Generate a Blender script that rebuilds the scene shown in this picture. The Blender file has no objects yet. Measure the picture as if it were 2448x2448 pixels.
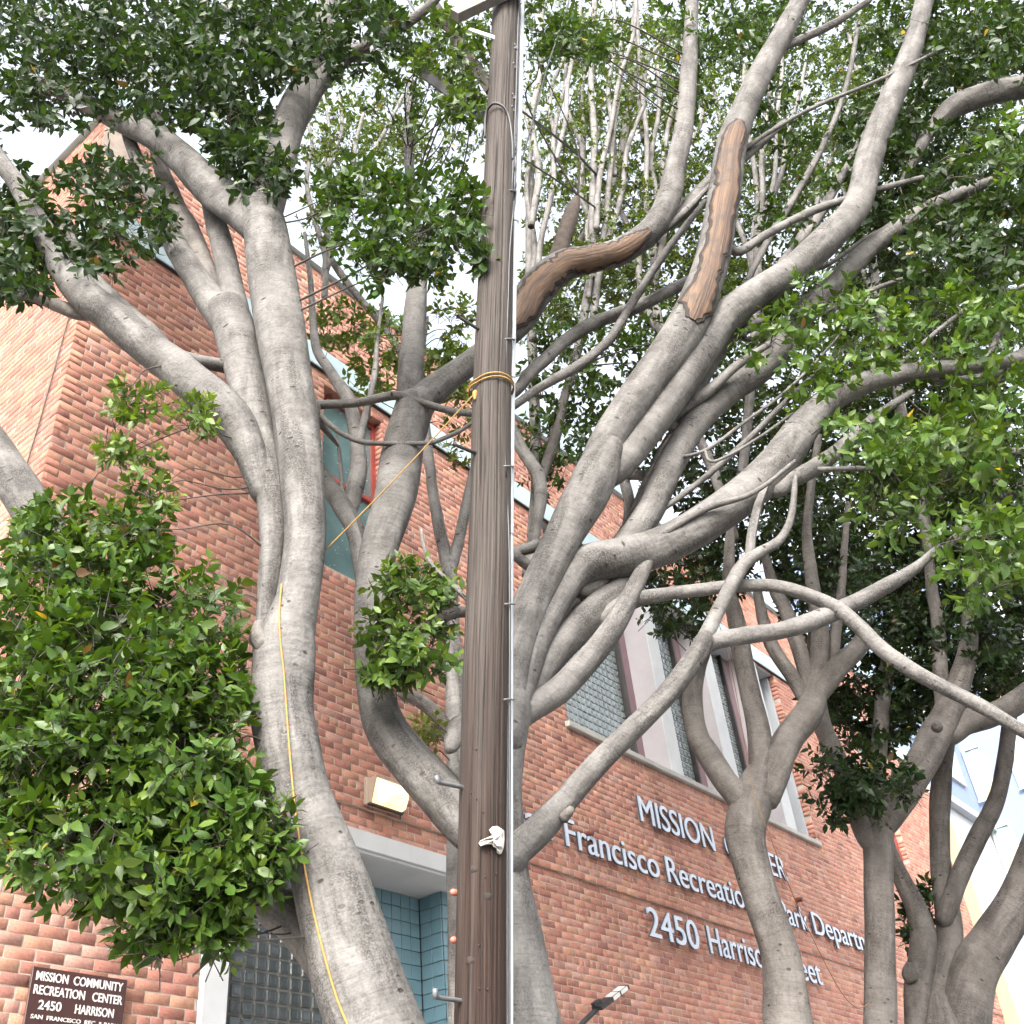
import bpy, math, random
import numpy as np
from mathutils import Vector, Matrix
from mathutils.bvhtree import BVHTree

# ------------------------------------------------------------------ camera, sky, sun, exposure
scene = bpy.context.scene
COL = scene.collection
F_PX, PITCH, ROLL, AZ = 2536.0, math.radians(36.675), math.radians(-6.32), math.radians(35.76)
CAM = np.array([0.0, -6.0, 1.6])
_cp, _sp = math.cos(PITCH), math.sin(PITCH)
_r, _u, _f = np.array([1, 0, 0.]), np.array([0, -_sp, _cp]), np.array([0, _cp, _sp])
_c, _s = math.cos(ROLL), math.sin(ROLL)
R_HEAD = np.array([_c * _r + _s * _u, -_s * _r + _c * _u, _f])
HEAD2W = np.array([[math.sin(AZ), math.cos(AZ), 0], [-math.cos(AZ), math.sin(AZ), 0], [0, 0, 1.]])
AX_R, AX_U, AX_F = (HEAD2W @ v for v in R_HEAD)
HEADING = HEAD2W @ np.array([0, 1., 0])

cam_data = bpy.data.cameras.new('camera')
cam_data.sensor_width = 36.0
cam_data.lens = 36.0 * F_PX / 2448.0
cam_data.clip_start = 0.05
cam_data.clip_end = 2000
cam = bpy.data.objects.new('camera', cam_data)
COL.objects.link(cam)
cam.matrix_world = Matrix(((AX_R[0], AX_U[0], -AX_F[0], CAM[0]), (AX_R[1], AX_U[1], -AX_F[1], CAM[1]),
                           (AX_R[2], AX_U[2], -AX_F[2], CAM[2]), (0, 0, 0, 1)))
scene.camera = cam

SUN_DIR = Vector((-0.70, -0.40, 0.66)).normalized()      # towards the sun
world = bpy.data.worlds.new('World')
scene.world = world
world.use_nodes = True
wn = world.node_tree.nodes
wl = world.node_tree.links
wn.clear()
sky = wn.new('ShaderNodeTexSky')
sky.sky_type = 'NISHITA'
sky.sun_disc = False
sky.sun_elevation = math.asin(SUN_DIR.z)
sky.sun_rotation = math.atan2(SUN_DIR.x, SUN_DIR.y)
sky.air_density = 1.0
sky.dust_density = 6.0
sky.ozone_density = 0.6
hsv = wn.new('ShaderNodeHueSaturation')
hsv.inputs['Saturation'].default_value = 0.35             # thin high cloud: a milky sky
bg = wn.new('ShaderNodeBackground')
bg.inputs['Strength'].default_value = 0.15
wo = wn.new('ShaderNodeOutputWorld')
wl.new(sky.outputs[0], hsv.inputs['Color'])
wl.new(hsv.outputs[0], bg.inputs['Color'])
wl.new(bg.outputs[0], wo.inputs['Surface'])

sun_data = bpy.data.lights.new('sun', 'SUN')
sun_data.energy = 0.62
sun_data.angle = math.radians(16)
sun_data.color = (1.0, 0.95, 0.88)
sun = bpy.data.objects.new('sun', sun_data)
COL.objects.link(sun)
sun.rotation_euler = SUN_DIR.to_track_quat('Z', 'Y').to_euler()

scene.view_settings.view_transform = 'Standard'
scene.view_settings.look = 'None'
scene.view_settings.exposure = 2.46
scene.view_settings.gamma = 1.0
scene.view_settings.use_curve_mapping = False
scene.cycles.max_bounces = 4
scene.cycles.diffuse_bounces = 3
scene.cycles.glossy_bounces = 2
scene.cycles.transmission_bounces = 3
scene.cycles.use_adaptive_sampling = True
scene.cycles.adaptive_threshold = 0.03
scene.cycles.transparent_max_bounces = 6
scene.cycles.use_denoising = True

rng = np.random.default_rng(7)
random.seed(7)

# ------------------------------------------------------------------ helpers
def ray(dx, dy):
    """direction of the view through a point measured on the photograph (1932 px wide)"""
    k = 2448.0 / 1932.0
    return AX_R * ((dx * k - 1224) / F_PX) - AX_U * ((dy * k - 1224) / F_PX) + AX_F

def P(dx, dy, D):
    """the point at horizontal forward distance D, and metres per photo pixel there"""
    r = ray(dx, dy)
    t = D / float(r @ HEADING)
    return CAM + r * t, t * (2448.0 / 1932.0) / F_PX

def project(p):
    v = np.asarray(p, float) - CAM
    z = v @ AX_F
    k = 1932.0 / 2448.0
    return np.stack([(1224 + F_PX * (v @ AX_R) / z) * k, (1224 - F_PX * (v @ AX_U) / z) * k], -1), z

def link(name, mesh, mat=None, parent=None, smooth=False):
    o = bpy.data.objects.new(name, mesh)
    COL.objects.link(o)
    if parent is not None:
        o.parent = parent
    if mat is not None and not mesh.materials:
        mesh.materials.append(mat)
    if smooth:
        mesh.polygons.foreach_set('use_smooth', np.ones(len(mesh.polygons), bool))
    return o

def empty(name, loc=(0, 0, 0)):
    o = bpy.data.objects.new(name, None)
    o.empty_display_size = 0.2
    COL.objects.link(o)
    o.location = loc
    return o

def tag(o, label, category, group=None):
    o['label'] = label
    o['category'] = category
    if group:
        o['group'] = group
    return o

def adopt(o, parent):
    """parent and keep the world place (all things here are unrotated empties)"""
    o.parent = parent
    o.matrix_parent_inverse = Matrix.Translation(-Vector(parent.location))
    return o

def sub(o, root):
    """sub-part of a part whose own frame is the world frame"""
    o.parent = root
    return o

def mesh_np(name, verts, faces_flat, loop_tot, uv=None, col=None):
    me = bpy.data.meshes.new(name)
    verts = np.asarray(verts, np.float32)
    faces_flat = np.asarray(faces_flat, np.int32)
    loop_tot = np.asarray(loop_tot, np.int32)
    me.vertices.add(len(verts))
    me.vertices.foreach_set('co', verts.ravel())
    me.loops.add(len(faces_flat))
    me.loops.foreach_set('vertex_index', faces_flat)
    me.polygons.add(len(loop_tot))
    me.polygons.foreach_set('loop_start', np.concatenate([[0], np.cumsum(loop_tot)[:-1]]).astype(np.int32))
    me.polygons.foreach_set('loop_total', loop_tot)
    me.update(calc_edges=True)
    if uv is not None:
        l = me.uv_layers.new(name='UVMap')
        l.data.foreach_set('uv', np.asarray(uv, np.float32)[faces_flat].ravel())
    if col is not None:
        a = me.color_attributes.new(name='tone', type='FLOAT_COLOR', domain='POINT')
        c = np.ones((len(verts), 4), np.float32)
        c[:, :3] = col
        a.data.foreach_set('color', c.ravel())
    return me

class MB:
    """collects boxes, prisms and free faces into one mesh"""
    def __init__(self):
        self.v, self.f = [], []
    def add(self, vs, fs):
        o = len(self.v)
        self.v += [tuple(map(float, p)) for p in vs]
        self.f += [tuple(i + o for i in q) for q in fs]
        return self
    def box(self, x0, x1, y0, y1, z0, z1):
        return self.add([(x0, y0, z0), (x1, y0, z0), (x1, y1, z0), (x0, y1, z0), (x0, y0, z1), (x1, y0, z1), (x1, y1, z1), (x0, y1, z1)],
                        [(0, 3, 2, 1), (4, 5, 6, 7), (0, 1, 5, 4), (1, 2, 6, 5), (2, 3, 7, 6), (3, 0, 4, 7)])
    def cbox(self, x0, x1, y0, y1, z0, z1, c):
        """box with chamfered edges"""
        vs, idx = [], {}
        xs, ys, zs = (x0, x1), (y0, y1), (z0, z1)
        for i in (0, 1):
            for j in (0, 1):
                for k in (0, 1):
                    s = (1 if i == 0 else -1, 1 if j == 0 else -1, 1 if k == 0 else -1)
                    p = (xs[i], ys[j], zs[k])
                    for a in range(3):
                        q = [p[b] + (0 if b == a else s[b] * c) for b in range(3)]
                        idx[(i, j, k, a)] = len(vs)
                        vs.append(q)
        I = idx
        fs = []
        for a in range(3):
            b, d = (a + 1) % 3, (a + 2) % 3
            for e in (0, 1):
                def key(m, n, ax):
                    t = [0, 0, 0]
                    t[a], t[b], t[d] = e, m, n
                    return I[(t[0], t[1], t[2], ax)]
                q = [key(0, 0, a), key(1, 0, a), key(1, 1, a), key(0, 1, a)]
                fs.append(q if e else q[::-1])
        for a in range(3):            # edges along axis a
            b, d = (a + 1) % 3, (a + 2) % 3
            for m in (0, 1):
                for n in (0, 1):
                    def key(e, ax):
                        t = [0, 0, 0]
                        t[a], t[b], t[d] = e, m, n
                        return I[(t[0], t[1], t[2], ax)]
                    q = [key(0, b), key(1, b), key(1, d), key(0, d)]
                    fs.append(q if (m != n) else q[::-1])
        for i in (0, 1):
            for j in (0, 1):
                for k in (0, 1):
                    q = [I[(i, j, k, 0)], I[(i, j, k, 1)], I[(i, j, k, 2)]]
                    fs.append(q if (i + j + k) % 2 else q[::-1])
        return self.add(vs, fs)
    def prism(self, pts, d):
        """polygon pts (3D) extruded by vector d"""
        n = len(pts)
        a = [np.array(p, float) for p in pts]
        b = [p + np.array(d, float) for p in a]
        return self.add(a + b, [tuple(range(n))[::-1], tuple(range(n, 2 * n))] + [(i, (i + 1) % n, n + (i + 1) % n, n + i) for i in range(n)])
    def build(self, name, mat, parent=None, smooth=False):
        me = bpy.data.meshes.new(name)
        me.from_pydata(self.v, [], self.f)
        me.update()
        return link(name, me, mat, parent, smooth)

def catmull(pts, n_per):
    pts = np.asarray(pts, float)
    p = np.vstack([2 * pts[0] - pts[1], pts, 2 * pts[-1] - pts[-2]])
    out = []
    for i in range(len(pts) - 1):
        a, b, c, d = p[i], p[i + 1], p[i + 2], p[i + 3]
        m = n_per[i] if hasattr(n_per, '__len__') else n_per
        t = np.linspace(0, 1, m, endpoint=False)[:, None]
        out.append(0.5 * ((2 * b) + (-a + c) * t + (2 * a - 5 * b + 4 * c - d) * t ** 2 + (-a + 3 * b - 3 * c + d) * t ** 3))
    out.append(pts[-1:])
    return np.vstack(out)

def tube(pts, rad, seg=10, step=None, lump=0.0, groove=None, cap=True, seed=0, close_tip=True):
    """smooth tapered tube; returns verts, faces_flat, loop_tot, uv"""
    pts = np.asarray(pts, float)
    rad = np.asarray(rad, float)
    L = np.linalg.norm(np.diff(pts, axis=0), axis=1)
    if step is None:
        step = max(0.012, float(np.mean(rad)) * 0.7)
    n_per = np.clip(np.ceil(L / step), 1, 40).astype(int)
    q = catmull(np.hstack([pts, rad[:, None]]), n_per)
    c, r = q[:, :3], np.maximum(q[:, 3], 0.0008)
    n = len(c)
    T = np.gradient(c, axis=0)
    T /= np.linalg.norm(T, axis=1)[:, None] + 1e-12
    N = np.zeros_like(c)
    ref = c[0] - CAM                     # texture seam on the side away from the street
    ref = ref - T[0] * (ref @ T[0])
    N[0] = ref / (np.linalg.norm(ref) + 1e-9)
    for i in range(1, n):
        v = N[i - 1] - T[i] * (N[i - 1] @ T[i])
        N[i] = v / (np.linalg.norm(v) + 1e-12)
    B = np.cross(T, N)
    th = np.linspace(0, 2 * np.pi, seg + 1)
    s = np.concatenate([[0], np.cumsum(np.linalg.norm(np.diff(c, axis=0), axis=1))])
    rr = r[:, None] * np.ones(seg + 1)[None]
    if lump > 0:
        rs = np.random.default_rng(seed + 11)
        for k in range(9):
            fa = rs.integers(1, 4 if k < 5 else 6)
            fl = rs.uniform(0.25, 1.0) / (np.mean(r) * (4 if k < 5 else 1.6))
            rr *= 1 + lump * (0.5 if k < 5 else 0.22) * np.sin(fa * th[None] + fl * s[:, None] * 2 + rs.uniform(0, 6.28)) * np.sin(s[:, None] * fl * rs.uniform(0.4, 1.2) + rs.uniform(0, 6.28))
    if groove is not None:
        rr *= groove(th[None], s[:, None])
    rr[:, -1] = rr[:, 0]
    V = c[:, None] + rr[..., None] * (np.cos(th)[None, :, None] * N[:, None] + np.sin(th)[None, :, None] * B[:, None])
    U = np.stack([np.broadcast_to(th[None] / (2 * np.pi), (n, seg + 1)) * (2 * np.pi * np.mean(r)), np.broadcast_to(s[:, None], (n, seg + 1))], -1)
    verts = V.reshape(-1, 3)
    uv = U.reshape(-1, 2)
    i = np.arange(n - 1)[:, None] * (seg + 1) + np.arange(seg)[None]
    f = np.stack([i, i + 1, i + 1 + seg + 1, i + seg + 1], -1).reshape(-1)
    lt = [4] * ((n - 1) * seg)
    f = list(f)
    if cap:
        f += list(range(seg))[::-1]
        lt.append(seg)
        b = (n - 1) * (seg + 1)
        f += list(range(b, b + seg))
        lt.append(seg)
    return verts, f, lt, uv

def join_parts(parts):
    vs, fs, ls, us, o = [], [], [], [], 0
    for v, f, l, u in parts:
        vs.append(v)
        fs.append(np.asarray(f, np.int64) + o)
        ls.append(np.asarray(l))
        us.append(u)
        o += len(v)
    return np.vstack(vs), np.concatenate(fs), np.concatenate(ls), np.vstack(us)

def tube_obj(name, pts, rad, mat, parent=None, **kw):
    v, f, l, u = tube(pts, rad, **kw)
    return link(name, mesh_np(name, v, f, l, uv=u), mat, parent, smooth=True)

# ------------------------------------------------------------------ materials
def new_mat(name):
    m = bpy.data.materials.new(name)
    m.use_nodes = True
    nt = m.node_tree
    nt.nodes.clear()
    out = nt.nodes.new('ShaderNodeOutputMaterial')
    bs = nt.nodes.new('ShaderNodeBsdfPrincipled')
    nt.links.new(bs.outputs[0], out.inputs['Surface'])
    return m, nt, bs, out

class G:
    """small node-graph helper"""
    def __init__(self, nt):
        self.nt = nt
    def n(self, t, **kw):
        x = self.nt.nodes.new(t)
        for k, v in kw.items():
            setattr(x, k, v)
        return x
    def l(self, a, b):
        self.nt.links.new(a, b)
    def coords(self, kind='Object', scale=(1, 1, 1), rot=(0, 0, 0)):
        tc = self.n('ShaderNodeTexCoord')
        mp = self.n('ShaderNodeMapping')
        mp.inputs['Scale'].default_value = scale
        mp.inputs['Rotation'].default_value = rot
        self.l(tc.outputs[kind], mp.inputs['Vector'])
        return mp.outputs[0]
    def noise(self, vec, scale=5, detail=4, rough=0.55, dist=0.0):
        x = self.n('ShaderNodeTexNoise')
        x.inputs['Scale'].default_value = scale
        x.inputs['Detail'].default_value = min(detail, 3.5)
        x.inputs['Roughness'].default_value = rough
        x.inputs['Distortion'].default_value = dist
        if vec is not None:
            self.l(vec, x.inputs['Vector'])
        return x.outputs['Fac']
    def ramp(self, fac, stops, interp='LINEAR'):
        x = self.n('ShaderNodeValToRGB')
        cr = x.color_ramp
        cr.interpolation = interp
        while len(cr.elements) < len(stops):
            cr.elements.new(0.5)
        for e, (p, c) in zip(cr.elements, stops):
            e.position = p
            e.color = (c, c, c, 1) if np.isscalar(c) else (*c, 1)
        self.l(fac, x.inputs['Fac'])
        return x.outputs['Color']
    def mix(self, a, b, fac, mode='MIX'):
        x = self.n('ShaderNodeMix', data_type='RGBA', blend_type=mode)
        for s, i in ((a, 6), (b, 7)):
            if isinstance(s, tuple):
                x.inputs[i].default_value = (*s, 1)
            else:
                self.l(s, x.inputs[i])
        if np.isscalar(fac):
            x.inputs[0].default_value = fac
        else:
            self.l(fac, x.inputs[0])
        return x.outputs[2]
    def math(self, op, a, b=None):
        x = self.n('ShaderNodeMath', operation=op)
        for i, s in enumerate((a, b)):
            if s is None:
                continue
            if np.isscalar(s):
                x.inputs[i].default_value = s
            else:
                self.l(s, x.inputs[i])
        return x.outputs[0]
    def bump(self, h, strength=0.3, dist=0.01, normal=None):
        x = self.n('ShaderNodeBump')
        x.inputs['Strength'].default_value = strength
        x.inputs['Distance'].default_value = dist
        self.l(h, x.inputs['Height'])
        if normal is not None:
            self.l(normal, x.inputs['Normal'])
        return x.outputs[0]

def simple(name, col, rough=0.6, metal=0.0, var=0.12, scale=6, bump=0.0, spec=0.5):
    m, nt, bs, _ = new_mat(name)
    g = G(nt)
    vec = g.coords('Object')
    nz = g.noise(vec, scale, 6, 0.6)
    c1 = tuple(max(0, c * (1 - var)) for c in col)
    c2 = tuple(min(1, c * (1 + var)) for c in col)
    g.l(g.ramp(nz, [(0.25, c1), (0.75, c2)]), bs.inputs['Base Color'])
    bs.inputs['Roughness'].default_value = rough
    bs.inputs['Metallic'].default_value = metal
    bs.inputs['Specular IOR Level'].default_value = spec
    if bump:
        g.l(g.bump(g.noise(vec, scale * 12, 4, 0.6), bump, 0.004), bs.inputs['Normal'])
    return m

def bark_mat(name, light, dark, stain, stain_amt=0.5, spot=1.0):
    m, nt, bs, _ = new_mat(name)
    g = G(nt)
    obj = g.coords('Object')
    uv1 = g.coords('UV', (1, 1, 1))
    base = g.ramp(g.noise(obj, 5.0, 6, 0.65), [(0.3, dark), (0.68, light)])
    fine = g.noise(obj, 60.0, 5, 0.7)
    base = g.mix(base, g.ramp(fine, [(0.3, (0.55, 0.53, 0.5)), (0.7, (1, 1, 1))]), 0.55, 'MULTIPLY')
    # sooty stains running along the limb
    st = g.noise(g.coords('UV', (9, 1.6, 1)), 1.0, 6, 0.7, 0.4)
    st2 = g.noise(obj, 1.7, 3, 0.5)
    stf = g.math('MULTIPLY', g.ramp(st, [(0.40, 0.0), (0.57, 1.0)]), g.ramp(st2, [(0.38, 0.15), (0.52, 1.0)]))
    speck = g.ramp(g.noise(obj, 130, 2, 0.5), [(0.35, 0.25), (0.6, 1.0)])
    stf = g.math('MULTIPLY', g.math('MULTIPLY', stf, speck), stain_amt)
    base = g.mix(base, stain, stf)
    # short dark cross cracks
    vo = g.n('ShaderNodeTexVoronoi', feature='F1')
    vo.inputs['Scale'].default_value = 1.0
    vo.inputs['Randomness'].default_value = 1.0
    g.l(g.coords('UV', (9, 16, 1)), vo.inputs['Vector'])
    mark = g.ramp(vo.outputs['Distance'], [(0.10, 1.0), (0.17, 0.0)])
    sel = g.ramp(vo.outputs['Color'], [(0.5, 0.0), (0.55, 1.0)])
    mk = g.math('MULTIPLY', g.math('MULTIPLY', mark, sel), spot)
    base = g.mix(base, (0.035, 0.03, 0.026), mk)
    # growth rings across the limb
    wr = g.noise(g.coords('UV', (2.2, 42, 1)), 1.0, 4, 0.65, 0.6)
    wr_c = g.ramp(wr, [(0.36, 0.72), (0.47, 1.0)])
    base = g.mix(base, wr_c, 0.55, 'MULTIPLY')
    g.l(base, bs.inputs['Base Color'])
    bs.inputs['Roughness'].default_value = 0.82
    bs.inputs['Specular IOR Level'].default_value = 0.25
    h = g.math('ADD', g.math('MULTIPLY', wr, 0.6), g.math('MULTIPLY', fine, 0.35))
    h = g.math('SUBTRACT', h, g.math('MULTIPLY', mk, 0.6))
    nrm = g.bump(h, 0.9, 0.008)
    nrm = g.bump(g.noise(obj, 9, 5, 0.65), 0.6, 0.03, nrm)
    g.l(nrm, bs.inputs['Normal'])
    return m

BARK = bark_mat('fig_bark', (0.168, 0.162, 0.156), (0.088, 0.084, 0.080), (0.020, 0.018, 0.016), 0.78)
BARK_R = bark_mat('fig_bark_warm', (0.155, 0.143, 0.133), (0.084, 0.076, 0.070), (0.024, 0.020, 0.018), 0.75)
BARK_PALE = bark_mat('pale_bark', (0.25, 0.243, 0.235), (0.125, 0.12, 0.115), (0.03, 0.026, 0.023), 0.8, 0.95)
TWIG = simple('twig_bark', (0.035, 0.028, 0.022), 0.85, var=0.3, scale=20)
DEAD = simple('dead_bark', (0.055, 0.042, 0.034), 0.9, var=0.45, scale=25, bump=0.6)

def leaf_mat():
    m, nt, bs, out = new_mat('fig_leaf')
    g = G(nt)
    at = g.n('ShaderNodeAttribute')
    at.attribute_name = 'tone'
    g.l(at.outputs['Color'], bs.inputs['Base Color'])
    bs.inputs['Roughness'].default_value = 0.40
    bs.inputs['Specular IOR Level'].default_value = 0.25
    tr = g.n('ShaderNodeBsdfTranslucent')
    g.l(g.mix(at.outputs['Color'], (2.2, 2.1, 0.7), 1.0, 'MULTIPLY'), tr.inputs['Color'])
    mx = g.n('ShaderNodeMixShader')
    mx.inputs[0].default_value = 0.24
    g.l(bs.outputs[0], mx.inputs[1])
    g.l(tr.outputs[0], mx.inputs[2])
    g.l(mx.outputs[0], out.inputs['Surface'])
    return m
LEAF = leaf_mat()

def brick_mat():
    m, nt, bs, _ = new_mat('red_brick')
    g = G(nt)
    at = g.n('ShaderNodeAttribute')
    at.attribute_name = 'tone'
    obj = g.coords('Object')
    grain = g.noise(obj, 70, 5, 0.7)
    c = g.mix(at.outputs['Color'], g.ramp(grain, [(0.3, 0.72), (0.7, 1.15)]), 0.8, 'MULTIPLY')
    blot = g.noise(obj, 9, 5, 0.65)
    c = g.mix(c, (0.17, 0.07, 0.055), g.ramp(blot, [(0.58, 0.0), (0.75, 0.55)]))
    eff = g.math('MULTIPLY', g.ramp(g.noise(obj, 22, 6, 0.75), [(0.55, 0.0), (0.72, 1.0)]), g.ramp(g.noise(obj, 1.3, 3, 0.5), [(0.5, 0.0), (0.62, 0.55)]))
    c = g.mix(c, (0.55, 0.45, 0.41), eff)
    soot = g.math('MULTIPLY', g.noise(g.coords('Object', (2.2, 2.2, .35)), 1.0, 5, .65), g.noise(obj, .45, 3, .5))
    c = g.mix(c, (0.62, 0.52, 0.47), g.ramp(soot, [(0.18, .9), (0.30, 1.0)]), 'MULTIPLY') if False else g.mix(c, g.ramp(soot, [(0.20, 1.0), (0.40, .66)]), .8, 'MULTIPLY')
    g.l(c, bs.inputs['Base Color'])
    bs.inputs['Roughness'].default_value = 0.88
    bs.inputs['Specular IOR Level'].default_value = 0.2
    nrm = g.bump(grain, 0.6, 0.004)
    g.l(g.bump(g.noise(obj, 18, 4, 0.6), 0.5, 0.008, nrm), bs.inputs['Normal'])
    return m
BRICK = brick_mat()
MORTAR = simple('mortar', (0.37, 0.30, 0.255), 0.95, var=0.25, scale=9, bump=0.8)
MORTAR_PALE = MORTAR

def plaster(name, col, var=0.07, stain=0.25):
    m, nt, bs, _ = new_mat(name)
    g = G(nt)
    obj = g.coords('Object')
    b = g.ramp(g.noise(obj, 3, 6, 0.65), [(0.3, tuple(c * (1 - var) for c in col)), (0.7, tuple(min(1, c * (1 + var)) for c in col))])
    s = g.noise(g.coords('Object', (5, 5, 0.5)), 1.5, 5, 0.7)
    b = g.mix(b, (0.25, 0.22, 0.19), g.ramp(s, [(0.58, 0.0), (0.8, stain)]))
    g.l(b, bs.inputs['Base Color'])
    bs.inputs['Roughness'].default_value = 0.8
    g.l(g.bump(g.noise(obj, 90, 4, 0.7), 0.35, 0.004), bs.inputs['Normal'])
    return m
WHITE = plaster('white_paint', (0.42, 0.43, 0.44))
LAVENDER = plaster('lavender_concrete', (0.29, 0.275, 0.29))
MAUVE = plaster('mauve_paint', (0.19, 0.12, 0.135))
SILL = plaster('stone_sill', (0.30, 0.29, 0.27), 0.2, 0.8)
COPING = simple('coping_metal', (0.36, 0.46, 0.49), 0.5, var=0.08, scale=3)
CREAM = plaster('cream_stucco', (0.36, 0.30, 0.20))
PALEBLUE = plaster('pale_blue_stucco', (0.15, 0.20, 0.30), 0.04, 0.1)
OFFWHITE = plaster('offwhite_stucco', (0.36, 0.38, 0.41), 0.04, 0.1)
REDFRAME = simple('red_frame', (0.26, 0.045, 0.035), 0.55, var=0.2)
DARKFRAME = simple('dark_frame', (0.025, 0.022, 0.022), 0.5, var=0.3)
TEAL = simple('teal_tile', (0.125, 0.225, 0.27), 0.32, var=0.10, scale=2.5)
GROUT = simple('dark_grout', (0.05, 0.06, 0.065), 0.9)
LAMP_BEIGE = simple('beige_enamel', (0.27, 0.21, 0.16), 0.55, var=0.08)
LETTER_SIDE_SHADE = simple('shaded_letter_return', (0.045, 0.055, 0.075), 0.5)  # letter sides coloured dark to paint the shadow along their edges
LETTER = simple('brushed_letter_face', (0.42, 0.47, 0.55), 0.35, 0.0, var=0.04)
SIGN_BROWN = simple('brown_enamel', (0.045, 0.016, 0.014), 0.4, var=0.12)
SIGN_WHITE = simple('white_lettering', (0.55, 0.54, 0.53), 0.5, var=0.05)
STEEL = simple('galvanised_steel', (0.11, 0.113, 0.118), 0.5, 0.35, var=0.2, scale=30)
PVC = simple('grey_conduit', (0.34, 0.37, 0.40), 0.45, var=0.06)
CABLE = simple('black_cable', (0.012, 0.012, 0.013), 0.5, var=0.3)
ROPE = simple('yellow_rope', (0.23, 0.135, 0.03), 0.7, var=0.25, scale=60)
LEDBLACK = simple('black_metal', (0.02, 0.02, 0.022), 0.45, var=0.2)
LEDLENS = simple('led_lens', (0.55, 0.55, 0.54), 0.35, var=0.1)
PAPER = simple('weathered_paper', (0.36, 0.34, 0.31), 0.85, var=0.2, scale=30)
SALMON = simple('salmon_plastic', (0.33, 0.11, 0.075), 0.5)
TERRA = simple('red_painted_pipe', (0.13, 0.04, 0.028), 0.6)
ASPHALT = simple('asphalt', (0.05, 0.05, 0.052), 0.9, var=0.25, scale=20, bump=0.5)
PAVING = plaster('concrete_paving', (0.36, 0.35, 0.33), 0.1, 0.3)
KERB = plaster('kerb_concrete', (0.40, 0.39, 0.37), 0.1, 0.3)
GROUND = simple('ground_soil', (0.14, 0.12, 0.09), 0.95, var=0.3)
ROOM = simple('dim_room', (0.10, 0.105, 0.11), 0.9)

def glass(name, col, rough, spec=0.9, streak=False):
    m, nt, bs, _ = new_mat(name)
    g = G(nt)
    obj = g.coords('Object')
    b = g.ramp(g.noise(obj, 2.0, 4, 0.6), [(0.3, tuple(c * 0.75 for c in col)), (0.7, tuple(min(1, c * 1.2) for c in col))])
    if streak:
        b = g.mix(b, (0.55, 0.6, 0.62), g.ramp(g.noise(obj, 38, 2, 0.4), [(0.70, 0.0), (0.74, 0.8)]))
    g.l(b, bs.inputs['Base Color'])
    bs.inputs['Roughness'].default_value = rough
    bs.inputs['Specular IOR Level'].default_value = spec
    bs.inputs['Coat Weight'].default_value = 0.6
    bs.inputs['Coat Roughness'].default_value = 0.03
    g.l(g.bump(g.noise(obj, 1.4, 2, 0.5), 0.08, 0.03), bs.inputs['Normal'])
    return m
GLASS_TEAL = glass('teal_window_glass', (0.105, 0.172, 0.178), 0.12, 0.7, True)
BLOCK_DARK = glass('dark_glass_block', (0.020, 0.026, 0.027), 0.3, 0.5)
BLOCK_GREEN = glass('green_glass_block', (0.10, 0.125, 0.125), 0.10)
GLASS_PALE = glass('pale_window_glass', (0.25, 0.38, 0.40), 0.08)

def wood_mat():
    m, nt, bs, _ = new_mat('weathered_pole_wood')
    g = G(nt)
    st = g.noise(g.coords('UV', (130, 1.1, 1)), 1.0, 7, 0.72, 0.3)
    st2 = g.noise(g.coords('UV', (9, 0.25, 1)), 1.0, 4, 0.65, 0.2)
    grey = g.ramp(st, [(0.34, (0.007, 0.006, 0.005)), (0.47, (0.036, 0.030, 0.026)), (0.75, (0.082, 0.070, 0.063))])
    brown = g.ramp(st, [(0.34, (0.004, 0.0022, 0.0017)), (0.47, (0.016, 0.0085, 0.006)), (0.75, (0.040, 0.022, 0.015))])
    tc = g.n('ShaderNodeTexCoord')
    sep = g.n('ShaderNodeSeparateXYZ')
    g.l(tc.outputs['UV'], sep.inputs[0])
    low = g.math('ADD', g.math('MULTIPLY', sep.outputs[1], -0.24), 1.42)     # the treated butt end is browner
    f = g.ramp(g.math('ADD', low, g.math('MULTIPLY', g.math('SUBTRACT', st2, 0.5), 1.5)), [(0.30, 0.0), (0.72, 1.0)])
    c = g.mix(grey, brown, f)
    crack = g.noise(g.coords('UV', (60, 0.5, 1)), 1.0, 3, 0.6, 0.15)
    ck = g.ramp(crack, [(0.33, 1.0), (0.38, 0.0)])
    c = g.mix(c, (0.012, 0.009, 0.007), ck)
    vo = g.n('ShaderNodeTexVoronoi')
    vo.inputs['Scale'].default_value = 1.0
    g.l(g.coords('UV', (6, 3.2, 1)), vo.inputs['Vector'])
    knot = g.ramp(vo.outputs['Distance'], [(0.05, 1.0), (0.085, 0.0)])
    c = g.mix(c, (0.02, 0.014, 0.01), g.math('MULTIPLY', knot, g.ramp(vo.outputs['Color'], [(0.55, 0.0), (0.6, 1.0)])))
    g.l(c, bs.inputs['Base Color'])
    bs.inputs['Roughness'].default_value = 0.85
    bs.inputs['Specular IOR Level'].default_value = 0.25
    h = g.math('SUBTRACT', g.math('MULTIPLY', st, 0.8), ck)
    g.l(g.bump(h, 0.9, 0.006), bs.inputs['Normal'])
    return m
WOOD = wood_mat()
TIMBER = simple('crossarm_timber', (0.022, 0.016, 0.013), 0.85, var=0.3, scale=14, bump=0.5)

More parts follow.
